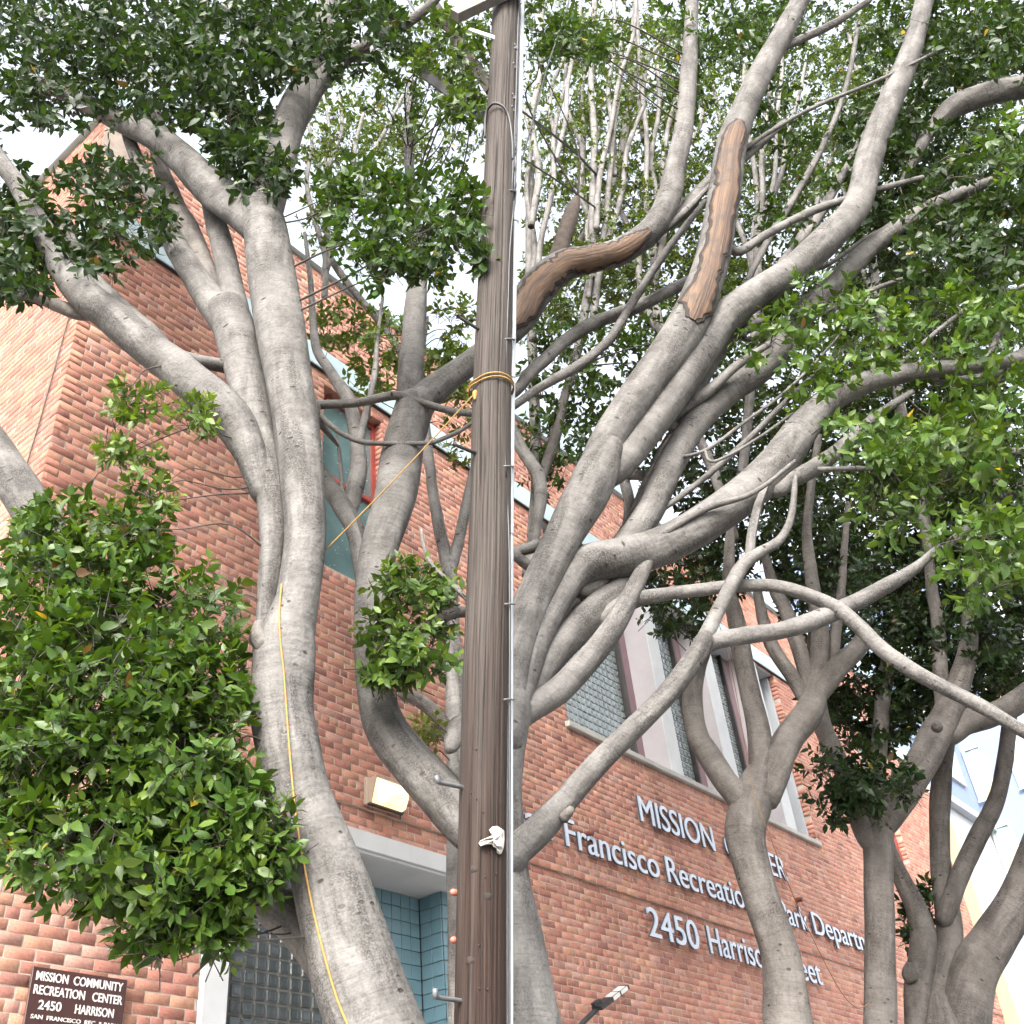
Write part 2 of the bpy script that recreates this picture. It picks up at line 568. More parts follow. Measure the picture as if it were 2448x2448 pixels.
def bare_wood():
    m, nt, bs, _ = new_mat('bare_stripped_wood')
    g = G(nt)
    st = g.noise(g.coords('UV', (26, 2.0, 1)), 1.0, 7, 0.7, 0.8)
    c = g.ramp(st, [(0.34, (0.016, 0.010, 0.006)), (0.46, (0.062, 0.032, 0.016)), (0.72, (0.125, 0.073, 0.036))])
    d = g.noise(g.coords('UV', (40, 4, 1)), 1.0, 4, 0.7, 1.0)
    c = g.mix(c, (0.03, 0.018, 0.012), g.ramp(d, [(0.56, 0.0), (0.64, 1.0)]))
    c = g.mix(c, (0.035, 0.022, 0.015), g.ramp(g.noise(g.coords('Object'), 4.5, 4, 0.7), [(0.48, 0.0), (0.66, 0.85)]))
    g.l(c, bs.inputs['Base Color'])
    bs.inputs['Roughness'].default_value = 0.75
    g.l(g.bump(g.math('SUBTRACT', st, g.math('MULTIPLY', d, .5)), 1.0, 0.012), bs.inputs['Normal'])
    return m
BARE = bare_wood()
RIM = simple('torn_bark_rim', (0.020, 0.014, 0.011), 0.9, var=0.4, scale=30)

# ------------------------------------------------------------------ ground
def struct(o):
    o['kind'] = 'structure'
    return o
struct(MB().box(-300, 300, -300, 300, -0.5, -0.02).build('ground', GROUND))
struct(MB().box(-200, 200, -16.0, -4.0, -0.3, -0.012).build('road', ASPHALT))
sw = MB()
for i in range(-8, 30):
    sw.box(i * 1.5 + 0.006, (i + 1) * 1.5 - 0.006, -3.7, 0.9, -0.25, 0.13)
struct(sw.build('sidewalk', PAVING))
struct(MB().cbox(-12.0, 45.0, -3.98, -3.71, -0.28, 0.135, 0.02).build('kerb', KERB))

# ------------------------------------------------------------------ brick building
BLD = tag(empty('recreation_building', (2.69, 0, 0)), 'red brick recreation building with tiled doorway behind the trees', 'building')
def part(o):
    return adopt(o, BLD)
X0, X1, ZTOP = 2.69, 21.45, 9.45
COURSE, BLEN = 0.0694, 0.187
PALETTE = np.array([(0.385, 0.182, 0.134), (0.40, 0.195, 0.143), (0.425, 0.222, 0.152), (0.35, 0.158, 0.122), (0.40, 0.222, 0.178), (0.295, 0.14, 0.112), (0.435, 0.24, 0.165)])
PROB = np.array([.26, .22, .14, .14, .13, .06, .05])

def lay_bricks(s0, s1, z0, z1, holes, seed, zstart=0.0, edges=True):
    """running bond with a header course every seventh; list of (s_a, s_b, z_a, z_b)"""
    rs = np.random.default_rng(seed)
    out = []
    k0 = int(math.floor((z0 - zstart) / COURSE))
    k = k0
    while zstart + k * COURSE < z1 - 0.01:
        za, zb = zstart + k * COURSE, min(zstart + (k + 1) * COURSE, z1)
        head = (k % 7 == 3)
        bl = BLEN / 2 if head else BLEN
        off = (BLEN / 4 if head else (BLEN / 2 if k % 2 else 0)) + rs.uniform(-.012, .012)
        cuts = [(s0, s1)]
        for a, b, c, d in holes:
            if zb > c + 0.02 and za < d - 0.02:
                nc = []
                for p, q in cuts:
                    if b <= p or a >= q:
                        nc.append((p, q))
                    else:
                        if a > p: nc.append((p, a))
                        if b < q: nc.append((b, q))
                cuts = nc
        for p, q in cuts:
            j = math.floor((p - off) / bl)
            while True:
                a, b = off + j * bl, off + (j + 1) * bl
                j += 1
                if a >= q - 0.02:
                    break
                a2, b2 = max(a, p), min(b, q)
                if b2 - a2 < 0.03:
                    continue
                out.append((a2, b2, za, zb, a2 > p + 1e-6, b2 < q - 1e-6))
        k += 1
    return out

def brick_arrays(bricks, seed, yoff, joint=0.0052, depth=0.1):
    """verts of each brick in (s, depth, z); the front face is a little uneven"""
    rs = np.random.default_rng(seed)
    B = np.array([b[:4] for b in bricks])
    lj = np.array([b[4] for b in bricks])
    rj = np.array([b[5] for b in bricks])
    n = len(B)
    jit = lambda s: rs.uniform(-s, s, n)
    a = B[:, 0] + np.where(lj, joint, 0.0) + np.where(lj, jit(.003), 0)
    b = B[:, 1] - np.where(rj, joint, 0.0) + np.where(rj, jit(.003), 0)
    c, d = B[:, 2] + joint * 0.75 + jit(.0025), B[:, 3] - joint * 0.75 + jit(.0025)
    y = yoff(B) + rs.uniform(-.0016, .0016, n)
    V = np.zeros((n, 12, 3))
    ch = 0.0025
    fl = lambda: jit(.003)
    fl = lambda: jit(.0008)
    V[:, 0] = np.stack([a + ch, y + fl(), c + ch], 1)
    V[:, 1] = np.stack([b - ch, y + fl(), c + ch], 1)
    V[:, 2] = np.stack([b - ch, y + fl(), d - ch], 1)
    V[:, 3] = np.stack([a + ch, y + fl(), d - ch], 1)
    for i, (s, z) in enumerate(((a, c), (b, c), (b, d), (a, d))):
        V[:, 4 + i] = np.stack([s, y + ch, z + jit(.002)], 1)
        V[:, 8 + i] = np.stack([s, y + depth, z], 1)
    tone = PALETTE[rs.choice(len(PALETTE), n, p=PROB)] * rs.uniform(0.86, 1.12, (n, 1))
    return V, tone
BF = np.array([(0, 1, 2, 3)] + [(4 + i, 4 + (i + 1) % 4, (i + 1) % 4, i) for i in range(4)] + [(8 + i, 8 + (i + 1) % 4, 4 + (i + 1) % 4, 4 + i) for i in range(4)])

def brick_wall(wall_name, bricks, seed, yoff, to_world, parent_wall, flip=False, singles=0, boxes=()):
    V, tone = brick_arrays(bricks, seed, yoff)
    Wd = to_world(V.reshape(-1, 3)).reshape(V.shape)
    pick = np.zeros(len(V), bool)
    F = BF[:, ::-1] if flip else BF
    if singles:
        uvp, z = project(Wd[:, 0])
        uv2, _ = project(Wd[:, 2])
        size = np.abs(uv2 - uvp).min(1)
        cen = (uvp + uv2) / 2
        vis = np.zeros(len(V), bool)
        for x0, y0, x1, y1 in boxes:
            vis |= (cen[:, 0] > x0) & (cen[:, 0] < x1) & (cen[:, 1] > y0) & (cen[:, 1] < y1)
        order = np.argsort(-np.where(vis, size, -1))[:singles]
        pick[order[vis[order]]] = True
        for i in np.nonzero(pick)[0]:
            c0 = Wd[i].mean(0)
            me = mesh_np('brick', Wd[i] - c0, F.ravel(), [4] * len(F), col=np.repeat(tone[i][None], 12, 0))
            me.materials.append(BRICK)
            o = bpy.data.objects.new('brick', me)
            COL.objects.link(o)
            o.location = c0
            o.parent = parent_wall
    rest = np.nonzero(~pick)[0]
    v = Wd[rest].reshape(-1, 3)
    f = (F[None] + (np.arange(len(rest)) * 12)[:, None, None]).reshape(-1)
    me = mesh_np('bricks', v, f, [4] * (len(rest) * len(F)), col=np.repeat(tone[rest], 12, 0))
    o = link('bricks', me, BRICK, parent_wall)
    o['kind'] = 'stuff'
    return o

def backing(name, s0, s1, z0, z1, holes, boxfun, mat=None):
    """mortar body of a wall with rectangular openings"""
    mb = MB()
    ss = sorted({s0, s1, *[h[0] for h in holes], *[h[1] for h in holes]})
    zs = sorted({z0, z1, *[h[2] for h in holes], *[h[3] for h in holes]})
    ss = [s for s in ss if s0 <= s <= s1]
    zs = [z for z in zs if z0 <= z <= z1]
    for a, b in zip(ss, ss[1:]):
        run = None
        for c, d in zip(zs, zs[1:]):
            m, n = (a + b) / 2, (c + d) / 2
            inside = any(h[0] < m < h[1] and h[2] < n < h[3] for h in holes)
            if inside:
                if run: boxfun(mb, a, b, run[0], run[1]); run = None
            else:
                if run and abs(c - 4.93) > .002 and abs(c - 4.931) > .002:
                    run = (run[0], d)
                else:
                    if run: boxfun(mb, a, b, run[0], run[1])
                    run = (c, d)
        if run: boxfun(mb, a, b, run[0], run[1])
    return part(mb.build(name, mat or MORTAR))

W1 = (5.31, 6.13, 7.10, 9.30)
W2 = (18.10, 18.95, 7.10, 9.30)
BANK = (8.94, 15.08, 6.62, ZTOP)
DOOR = (4.40, 7.42, 0.0, 4.735)
W3 = (10.30, 11.70, 1.3, 3.60)
HOLES = [W1, W2, BANK, DOOR, W3]
grow = lambda h, e: (h[0] - e, h[1] + e, h[2] - e, h[3] + e)

front = backing('front_wall', X0 + 0.0075, X1, 0.0, ZTOP, [grow(h, 0.006) for h in HOLES] + [(-9, -8, 4.93, 4.931)], lambda mb, a, b, c, d: mb.box(a, b, 0.0035 if c >= 4.89 else 0.0275, 0.34, c, d))
side = backing('side_wall', 0.02, 14.0, 0.0, 11.5, [(-1, 0.345, ZTOP, 12)], lambda mb, a, b, c, d: mb.box(X0 + 0.0035, X0 + 0.30, a, b, c, d))
tall = backing('upper_wall', X0 + 0.31, X1, ZTOP - 0.5, 11.5, [], lambda mb, a, b, c, d: mb.box(a, b, 0.3535, 1.2, c, d))
VIS_BOX = [(0, 1715, 470, 1932), (640, 1330, 860, 1640), (120, 560, 470, 1180), (600, 1060, 700, 1500), (960, 1390, 1330, 1932)]
brick_wall('front', lay_bricks(X0, X1, 0.0, ZTOP, HOLES, 3), 5, lambda B: np.where(B[:, 3] > 4.95, 0.0, 0.024), lambda p: p, front, singles=300, boxes=VIS_BOX)
brick_wall('side', lay_bricks(0.0, 9.0, 3.0, 11.5, [(-1, 0.35, ZTOP, 12)], 13), 15, lambda B: 0 * B[:, 0], lambda p: np.stack([X0 + p[:, 1], p[:, 0], p[:, 2]], 1), side, flip=True, singles=120, boxes=[(0, 560, 150, 900)])
brick_wall('tall', lay_bricks(X0, X1, ZTOP, 11.5, [], 23), 25, lambda B: 0.35 + 0 * B[:, 0], lambda p: p, tall)
# coping bands
def seam_band(name, x0, x1, y0, y1, z0, z1, n):
    mb = MB()
    w = (x1 - x0) / n
    for i in range(n):
        mb.cbox(x0 + i * w + .002, x0 + (i + 1) * w - .002, y0, y1, z0, z1, 0.006)
    return part(mb.build(name, COPING))
seam_band('parapet_coping', X0 - .03, X1 + 0.02, -0.035, 0.335, ZTOP + .012, ZTOP + 0.30, 8)
part(MB().box(X0 - .02, X1, -0.03, 0.33, ZTOP + .001, ZTOP + 0.0115).build('coping_drip_edge', DARKFRAME))
mb = MB()
for i in range(5):
    mb.cbox(X0 - 0.06, X0 + 0.5, 0.30 + i * 2.75 + .002, 0.30 + (i + 1) * 2.75 - .002, 11.505, 12.05, 0.008)
part(mb.build('upper_coping', COPING))
part(MB().box(X0 + .51, X1, 0.29, 1.25, 11.505, 11.95).build('upper_coping', COPING))
part(MB().box(X0 - 0.062, X0 - 0.045, 0.29, 14.0, 11.70, 11.72).build('coping_seam', STEEL))
part(MB().box(X0 + 0.31, X1 - .1, 1.21, 13.9, 8.9, 9.2).build('roof_deck', SILL))
part(MB().box(X0 + 0.31, X1 - .1, 1.21, 13.9, 11.1, 11.4).build('roof_deck', SILL))
part(MB().box(X1 - 0.3, X1 - 0.02, 0.345, 14.0, 0, 9.4).build('end_wall', MORTAR))
# thin cable on the side wall
part(tube_obj('wall_cable', [(X0 - .015, 0.10, 9.0), (X0 - .015, 0.16, 8.0), (X0 - .015, 0.22, 7.2), (X0 - .015, 0.27, 6.7), (X0 - .015, 0.30, 5.0)], [.006] * 5, CABLE, seg=6, step=.3))

# tall steel windows
def steel_window(h, name='window'):
    a, b, c, d = h
    root = part(MB().box(a, a + .05, .10, .16, c, d).box(b - .05, b, .10, .16, c, d).box(a + .05, b - .05, .10, .16, d - .05, d).box(a + .05, b - .05, .10, .16, c, c + .05).build(name, REDFRAME))
    mid = c + (d - c) * 0.52
    for n, o in (('mullion', MB().cbox(a + .05, b - .05, .085, .155, mid - .03, mid + .03, .006).build('transom_bar', REDFRAME)),):
        sub(o, root)
    for z0, z1 in ((c + .05, mid - .03), (mid + .03, d - .05)):
        o = MB().box(a + .05, b - .05, .125, .135, z0, z1).build('pane', GLASS_TEAL)
        sub(o, root)
    o = MB().box(a + .001, b - .001, .02, .30, c - .045, c - .002).build('sill', SILL)
    sub(o, root)
    part(MB().box(a - .002, b + .002, .17, .33, c - .01, d + .01).build('window_back', ROOM))
    return root
steel_window(W1)
steel_window(W2)
# lower window far along the wall (only its head reaches the picture)
a, b, c, d = W3
w3 = part(MB().box(a, a + .06, .0, .12, c, d).box(b - .06, b, .0, .12, c, d).box(a + .06, b - .06, .0, .12, d - .06, d).box(a + .06, b - .06, .0, .12, c, c + .06).build('window', WHITE))
o = MB().box(a + .06, b - .06, .06, .07, c + .06, d - .06).build('pane', BLOCK_DARK); sub(o, w3)
part(MB().box(a - .002, b + .002, .15, .33, c - .01, d + .01).build('window_back', ROOM))

# glass block panels
def block_mesh(w, h):
    mb = MB()
    c = 0.012
    t = 0.02
    mb.cbox(-w / 2, w / 2, 0, 0.07, -h / 2, h / 2, 0.008)
    # dished middle of the face
    iw, ih = w / 2 - .016, h / 2 - .016
    mb.add([(-iw, -.002, -ih), (iw, -.002, -ih), (iw, -.002, ih), (-iw, -.002, ih), (-iw * .75, -.0035, -ih * .75), (iw * .75, -.0035, -ih * .75), (iw * .75, -.0035, ih * .75), (-iw * .75, -.0035, ih * .75)],
           [(4, 5, 6, 7), (0, 1, 5, 4), (1, 2, 6, 5), (2, 3, 7, 6), (3, 0, 4, 7)])
    me = bpy.data.meshes.new('glass_block')
    me.from_pydata(mb.v, [], mb.f)
    me.update()
    return me
def block_panel(x0, x1, z0, z1, y, pitch, mat, jointmat, limit=300, order=None):
    nx, nz = int(round((x1 - x0) / pitch)), int(round((z1 - z0) / pitch))
    px, pz = (x1 - x0) / nx, (z1 - z0) / nz
    root = part(MB().box(x0, x1, y + 0.010, y + 0.06, z0, z1).build('glass_block_window', jointmat))
    me = block_mesh(px - 0.013, pz - 0.013)
    me.materials.append(mat)
    cells = [(x0 + (i + .5) * px, z0 + (k + .5) * pz) for i in range(nx) for k in range(nz)]
    pc, _ = project(np.array([(c[0], y, c[1]) for c in cells]))
    key = np.where((pc[:, 0] > -20) & (pc[:, 0] < 1952) & (pc[:, 1] < 1960), 0, 1) * 1e3 + np.array([c[0] for c in cells])
    od = np.argsort(key)
    rest = []
    for r, i in enumerate(od):
        cx, cz = cells[i]
        if r < limit:
            o = bpy.data.objects.new('glass_block', me)
            COL.objects.link(o)
            o.location = (cx, y + rng.uniform(-.003, .003), cz)
            o.rotation_euler = (rng.uniform(-.012, .012), 0, rng.uniform(-.012, .012))
            o.parent = root
        else:
            rest.append((cx, cz))
    if rest:
        vb = np.array([v.co[:] for v in me.vertices])
        fb = [list(p.vertices) for p in me.polygons]
        mb = MB()
        for cx, cz in rest:
            mb.add(vb + np.array([cx, y, cz]), fb)
        o = mb.build('glass_blocks', mat)
        sub(o, root)
        o['kind'] = 'stuff'
    return root
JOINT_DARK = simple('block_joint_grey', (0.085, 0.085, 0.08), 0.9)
JOINT_PALE = simple('block_joint_pale', (0.33, 0.35, 0.345), 0.9)

# doorway: white surround, glass blocks, tiled porch
part(MB().cbox(4.40, 7.42, -0.022, 0.33, 4.583, 4.733, .006).build('lintel', WHITE))
part(MB().cbox(4.402, 4.60, -0.018, 0.33, 0.13, 4.581, .006).build('door_jamb', WHITE))
part(MB().box(4.602, 5.62, 0.06, 0.34, 0.13, 1.99).build('plinth', WHITE))
block_panel(4.602, 5.62, 2.0, 4.578, 0.10, 0.0995, BLOCK_DARK, JOINT_DARK, 300)
part(MB().box(4.60, 5.62, 0.18, 0.34, 2.0, 4.578).build('block_backing', ROOM))
part(MB().cbox(5.624, 5.74, 0.02, 0.60, 0.13, 4.581, .005).build('door_pier', WHITE))
part(MB().box(5.742, 7.42, 0.335, 0.75, 4.584, 4.70).build('porch_ceiling', WHITE))
part(MB().box(5.742, 7.418, 0.0, 0.334, 4.56, 4.5815).build('porch_ceiling', WHITE))
part(MB().box(5.742, 7.418, 0.336, 0.75, 4.562, 4.583).build('porch_ceiling', WHITE))
TP = 0.115
tiles_root = part(MB().box(5.742, 7.0, 0.552, 0.75, 0.13, 4.56).box(7.045, 7.418, 0.292, 0.75, 0.13, 4.56).build('tiled_wall', GROUT))
tile = MB().cbox(-TP / 2 + .003, TP / 2 - .003, 0, .012, -TP / 2 + .003, TP / 2 - .003, .0025)
tme = bpy.data.meshes.new('tile'); tme.from_pydata(tile.v, [], tile.f); tme.update(); tme.materials.append(TEAL)
def put_tile(loc, rz=0.0, sx=1.0):
    o = bpy.data.objects.new('tile', tme)
    COL.objects.link(o)
    o.location = loc
    o.rotation_euler = (rng.uniform(-.006, .006), 0, rz + rng.uniform(-.006, .006))
    o.scale = (sx, 1, 1)
    o.parent = tiles_root
zr = [4.56 - TP * (k + .5) for k in range(20)]
for z in zr:
    for i in range(9):
        put_tile((7.03 - TP * (i + .5), 0.542, z))
    for i in range(2):
        put_tile((7.036, 0.292 + (0.25 / 2) * (i + .5), z), -math.pi / 2, 0.25 / 2 / TP)
    for i in range(3):
        put_tile((7.046 + TP * (i + .5), 0.281, z))

# upper window bank: concrete fins and glass blocks
FINS = [(11.07, 11.35), (12.60, 12.90), (14.12, 14.42)]
GY = 0.30
part(MB().box(BANK[0], BANK[1], 0.42, 0.6, BANK[2], BANK[3]).build('bank_backing', ROOM))
prev = BANK[0]
for i, (a, b) in enumerate(FINS + [(15.08, 15.3)]):
    dk = a - 0.36 if i < 3 else a - 0.05
    if dk - prev > 0.1:
        block_panel(prev + .004, dk, BANK[2] + .06, BANK[3] - .03, GY, 0.0975, BLOCK_GREEN, JOINT_PALE, 300)
    if i < 3:
        part(MB().cbox(dk + .002, dk + 0.05, GY - .06, GY + .08, BANK[2] + .05, BANK[3] - .002, .004).build('steel_mullion', DARKFRAME))
        part(MB().cbox(dk + .052, a - 0.10, GY - .03, GY + .1, BANK[2] + .05, BANK[3] - .002, .004).build('mauve_panel', MAUVE))
        # fin: front face narrower than its foot, flank slanting back
        pts = [(a, 0.0, 0), (b, 0.0, 0), (b + .02, GY + .1, 0), (a - 0.097, GY + .1, 0), (a - 0.097, GY - .03, 0)]
        part(MB().prism([(x, y, BANK[2] + .05) for x, y, _ in pts][::-1], (0, 0, BANK[3] - BANK[2] - .052)).build('concrete_fin', LAVENDER))
        part(MB().cbox(a - .004, b + .004, -0.012, -0.0015, BANK[2] + .05, BANK[3] - .01, .003).build('fin_face', WHITE))
        prev = b + .02
part(MB().cbox(BANK[0] - .05, BANK[1] + .03, -0.05, 0.40, BANK[2] - .03, BANK[2] + .045, .01).build('window_sill', SILL))
part(MB().box(15.03, 15.078, 0.105, 0.42, BANK[2] + .05, BANK[3] - .03).build('jamb_lining', OFFWHITE))
part(MB().box(BANK[0] + .003, BANK[1] - .055, 0.02, 0.41, BANK[3] - .026, BANK[3] - .003).build('bank_soffit', OFFWHITE))

# red weep pipes in the wall
for x, z in ((8.99, 5.42), (13.81, 5.60)):
    part(tube_obj('weep_pipe', [(x, 0.05, z), (x, -0.06, z - .004), (x, -0.09, z - .008)], [.032, .032, .034], TERRA, seg=14, step=.03))

# ------------------------------------------------------------------ lettering on the wall
FONT = None
def char_mesh(ch, bold, depth):
    cu = bpy.data.curves.new('glyph', 'FONT')
    cu.body = ch
    if FONT is not None:
        cu.font = FONT
    cu.size = 1.0
    cu.extrude = depth / 2
    cu.offset = bold
    cu.bevel_depth = 0.0
    o = bpy.data.objects.new('glyph', cu)
    me = o.to_mesh()
    v = np.array([p.co[:] for p in me.vertices]) if len(me.vertices) else np.zeros((0, 3))
    f = [list(p.vertices) for p in me.polygons]
    o.to_mesh_clear()
    bpy.data.objects.remove(o)
    bpy.data.curves.remove(cu)
    return v, f
_adv = {}
def width_of(s):
    v, f = char_mesh(s, 0, 0)
    return v[:, 0].max() - v[:, 0].min()
def advance(c):
    if c not in _adv:
        _adv[c] = width_of('H' + c + 'H') - width_of('HH')
    return _adv[c]
CAP = None
def lettering(name, text, x0, x1, zb, cap, y, mat, bold, depth, label, letter_name='letter', category='sign', squeeze=None, parent=None):
    """each letter its own mesh under one sign"""
    global CAP
    if CAP is None:
        v, _ = char_mesh('H', 0, 0)
        CAP = v[:, 1].max()
    sz = cap / CAP
    tot = sum(advance(c) for c in text)
    sx = (x1 - x0) / tot
    root = parent
    if root is None:
        root = tag(empty(name, (x0, y, zb)), label, category, None)
    x = x0
    cache = {}
    for c in text:
        if c != ' ':
            if c not in cache:
                v, f = char_mesh(c, 0.0 if mat is LETTER else bold, depth / sz)
                if mat is LETTER:                       # heavier stroke: two faces set a hair apart
                    w1, w2 = v + np.array([-.013, 0, 0]), v + np.array([.013, .004, .004])
                    f = f + [[k + len(v) for k in q] for q in f]
                    v = np.vstack([w1, w2])
                w = np.stack([v[:, 0] * sx, -v[:, 2] * sz, v[:, 1] * sz], 1)
                me = bpy.data.meshes.new(letter_name)
                me.from_pydata(w.tolist(), [], f)
                me.update()
                me.materials.append(mat)
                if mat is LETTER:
                    me.materials.append(LETTER_SIDE_SHADE)
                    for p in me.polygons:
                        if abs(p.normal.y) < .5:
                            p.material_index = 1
                cache[c] = me
            o = bpy.data.objects.new(letter_name, cache[c])
            COL.objects.link(o)
            o.location = (x, y, zb)
            adopt(o, root)
        x += advance(c) * sx
    return root
LY = -0.038
def wall_text(words, zb, cap, label):
    root = tag(empty('wall_lettering', (words[0][1], 0, zb)), label, 'sign', None)
    for w, a, b in words:
        lettering('wall_lettering', w, a, b, zb, cap, LY, LETTER, 0.008, 0.024, '', parent=root)
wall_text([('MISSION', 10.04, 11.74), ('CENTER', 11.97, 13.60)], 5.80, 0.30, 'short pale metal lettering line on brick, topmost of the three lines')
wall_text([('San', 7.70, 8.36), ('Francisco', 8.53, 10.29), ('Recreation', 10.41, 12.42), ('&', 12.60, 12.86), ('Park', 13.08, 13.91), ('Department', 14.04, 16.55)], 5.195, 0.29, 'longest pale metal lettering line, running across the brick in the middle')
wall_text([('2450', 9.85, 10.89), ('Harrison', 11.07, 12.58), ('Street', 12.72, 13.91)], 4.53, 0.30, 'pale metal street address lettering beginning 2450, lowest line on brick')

# brown plaque
PL = tag(empty('plaque', (3.545, 0, 2.8)), 'brown rectangular plaque with white lettering beside the doorway', 'sign')
o = MB().cbox(3.245, 3.855, -0.018, -0.004, 2.83, 3.368, .003).build('plate', SIGN_BROWN); adopt(o, PL)
for t, a, b, z, cp, bd in (('MISSION  COMMUNITY', 3.268, 3.826, 3.298, 0.046, .014), ('RECREATION   CENTER', 3.266, 3.832, 3.226, 0.046, .014), ('2450', 3.31, 3.452, 3.15, 0.046, .014), ('HARRISON', 3.535, 3.79, 3.15, 0.046, .014), ('SAN  FRANCISCO  REC. & PARK', 3.276, 3.826, 3.099, 0.021, .010), ('DEPARTMENT', 3.40, 3.70, 3.05, 0.021, .010)):
    lettering('x', t, a, b, z, cp, -0.020, SIGN_WHITE, bd, 0.004, '', 'letter', parent=PL)

# lit wall lamp
def emit_mat():
    m, nt, bs, out = new_mat('lit_lens')
    g = G(nt)
    bs.inputs['Base Color'].default_value = (0.25, 0.22, 0.18, 1)
    bs.inputs['Roughness'].default_value = 0.25
    obj = g.coords('Object')
    n = g.noise(obj, 5, 2, 0.5)
    g.l(g.ramp(n, [(0.35, (1.0, 0.58, 0.20)), (0.6, (1.0, 0.80, 0.44))]), bs.inputs['Emission Color'])
    bs.inputs['Emission Strength'].default_value = 0.36
    return m
LENS = emit_mat()
WL = tag(empty('wall_lamp', (6.03, 0, 4.9)), 'lit beige wall lamp above the white doorway lintel', 'lamp')
lx0, lx1 = 5.83, 6.21
def wl(o):
    return adopt(o, WL)
wl(MB().cbox(lx0 - .012, lx1 + .012, -0.055, -0.010, 4.945, 5.175, .008).build('back_box', LAMP_BEIGE))
# sloping hood with side cheeks; the lens faces out and down
for x in (lx0, lx1 - .014):
    wl(MB().prism([(x, -0.056, 4.955), (x, -0.056, 5.165), (x, -0.15, 5.160), (x, -0.085, 4.955)], (.014, 0, 0)).build('hood_cheek', LAMP_BEIGE))
wl(MB().prism([(lx0 + .015, -0.056, 5.150), (lx0 + .015, -0.056, 5.165), (lx0 + .015, -0.155, 5.160), (lx0 + .015, -0.155, 5.148)], (lx1 - lx0 - .03, 0, 0)).build('hood', LAMP_BEIGE))
wl(MB().prism([(lx0 + .015, -0.058, 4.957), (lx0 + .015, -0.058, 5.147), (lx0 + .015, -0.150, 5.145), (lx0 + .015, -0.165, 5.05), (lx0 + .015, -0.125, 4.965), (lx0 + .015, -0.085, 4.957)], (lx1 - lx0 - .03, 0, 0)).build('lens', LENS))
wl(MB().box(lx0, lx1, -0.085, -0.05, 4.938, 4.9525).build('lens_frame', DARKFRAME))
for x in (lx0 + .03, lx1 - .03):
    wl(tube_obj('screw', [(x, -0.075, 4.93), (x, -0.075, 4.895)], [.006, .006], DARKFRAME, seg=8, step=.02))

# black LED floodlight on an arm
def wpt(dx, dy, Y):
    r = ray(dx, dy)
    return CAM + r * ((Y - CAM[1]) / r[1])
LED = tag(empty('floodlight', (8.2, 0, 3.4)), 'black LED floodlight on a slanted arm low on the brick wall', 'lamp')
p0 = wpt(1085, 1945, -0.45); p1 = wpt(1132, 1898, -0.55)
adopt(tube_obj('arm', [np.array([p0[0] + .02, 0.0, p0[2] - .18]), p0 + np.array([0, .12, -.10]), p0, p1], [.022, .022, .022, .022], LEDBLACK, seg=10, step=.05), LED)
h0 = wpt(1126, 1902, -0.55); h1 = wpt(1178, 1862, -0.62)
ax = (h1 - h0); Lh = np.linalg.norm(ax); ax /= Lh
sd = np.array([0.35, -0.9, 0.1]); sd -= ax * (sd @ ax); sd /= np.linalg.norm(sd)
up = np.cross(ax, sd); up /= np.linalg.norm(up)
def obox(o, e1, e2, e3, r1, r2, r3):
    vs = [o + e1 * a + e2 * b + e3 * c for c in r3 for a, b in ((r1[0], r2[0]), (r1[1], r2[0]), (r1[1], r2[1]), (r1[0], r2[1]))]
    return vs, [(0, 3, 2, 1), (4, 5, 6, 7), (0, 1, 5, 4), (1, 2, 6, 5), (2, 3, 7, 6), (3, 0, 4, 7)]
adopt(MB().add(*obox(h0, ax, sd, up, (0, Lh), (-.055, .055), (-.015, .02))).build('head', LEDBLACK), LED)
for t in (0.42, 0.70):
    adopt(MB().add(*obox(h0 + ax * Lh * t, ax, up, sd, (0, Lh * .23), (-.016, .016), (.054, .059))).build('lens', LEDLENS), LED)
    adopt(MB().add(*obox(h0 + ax * Lh * t, ax, sd, up, (0, Lh * .23), (-.04, .04), (-.019, -.0152))).build('lens', LEDLENS), LED)
adopt(MB().add(*obox(h0 + ax * Lh * .02, ax, sd, up, (-.03, .06), (-.03, .014), (-.05, -.0155))).build('knuckle', LEDBLACK), LED)

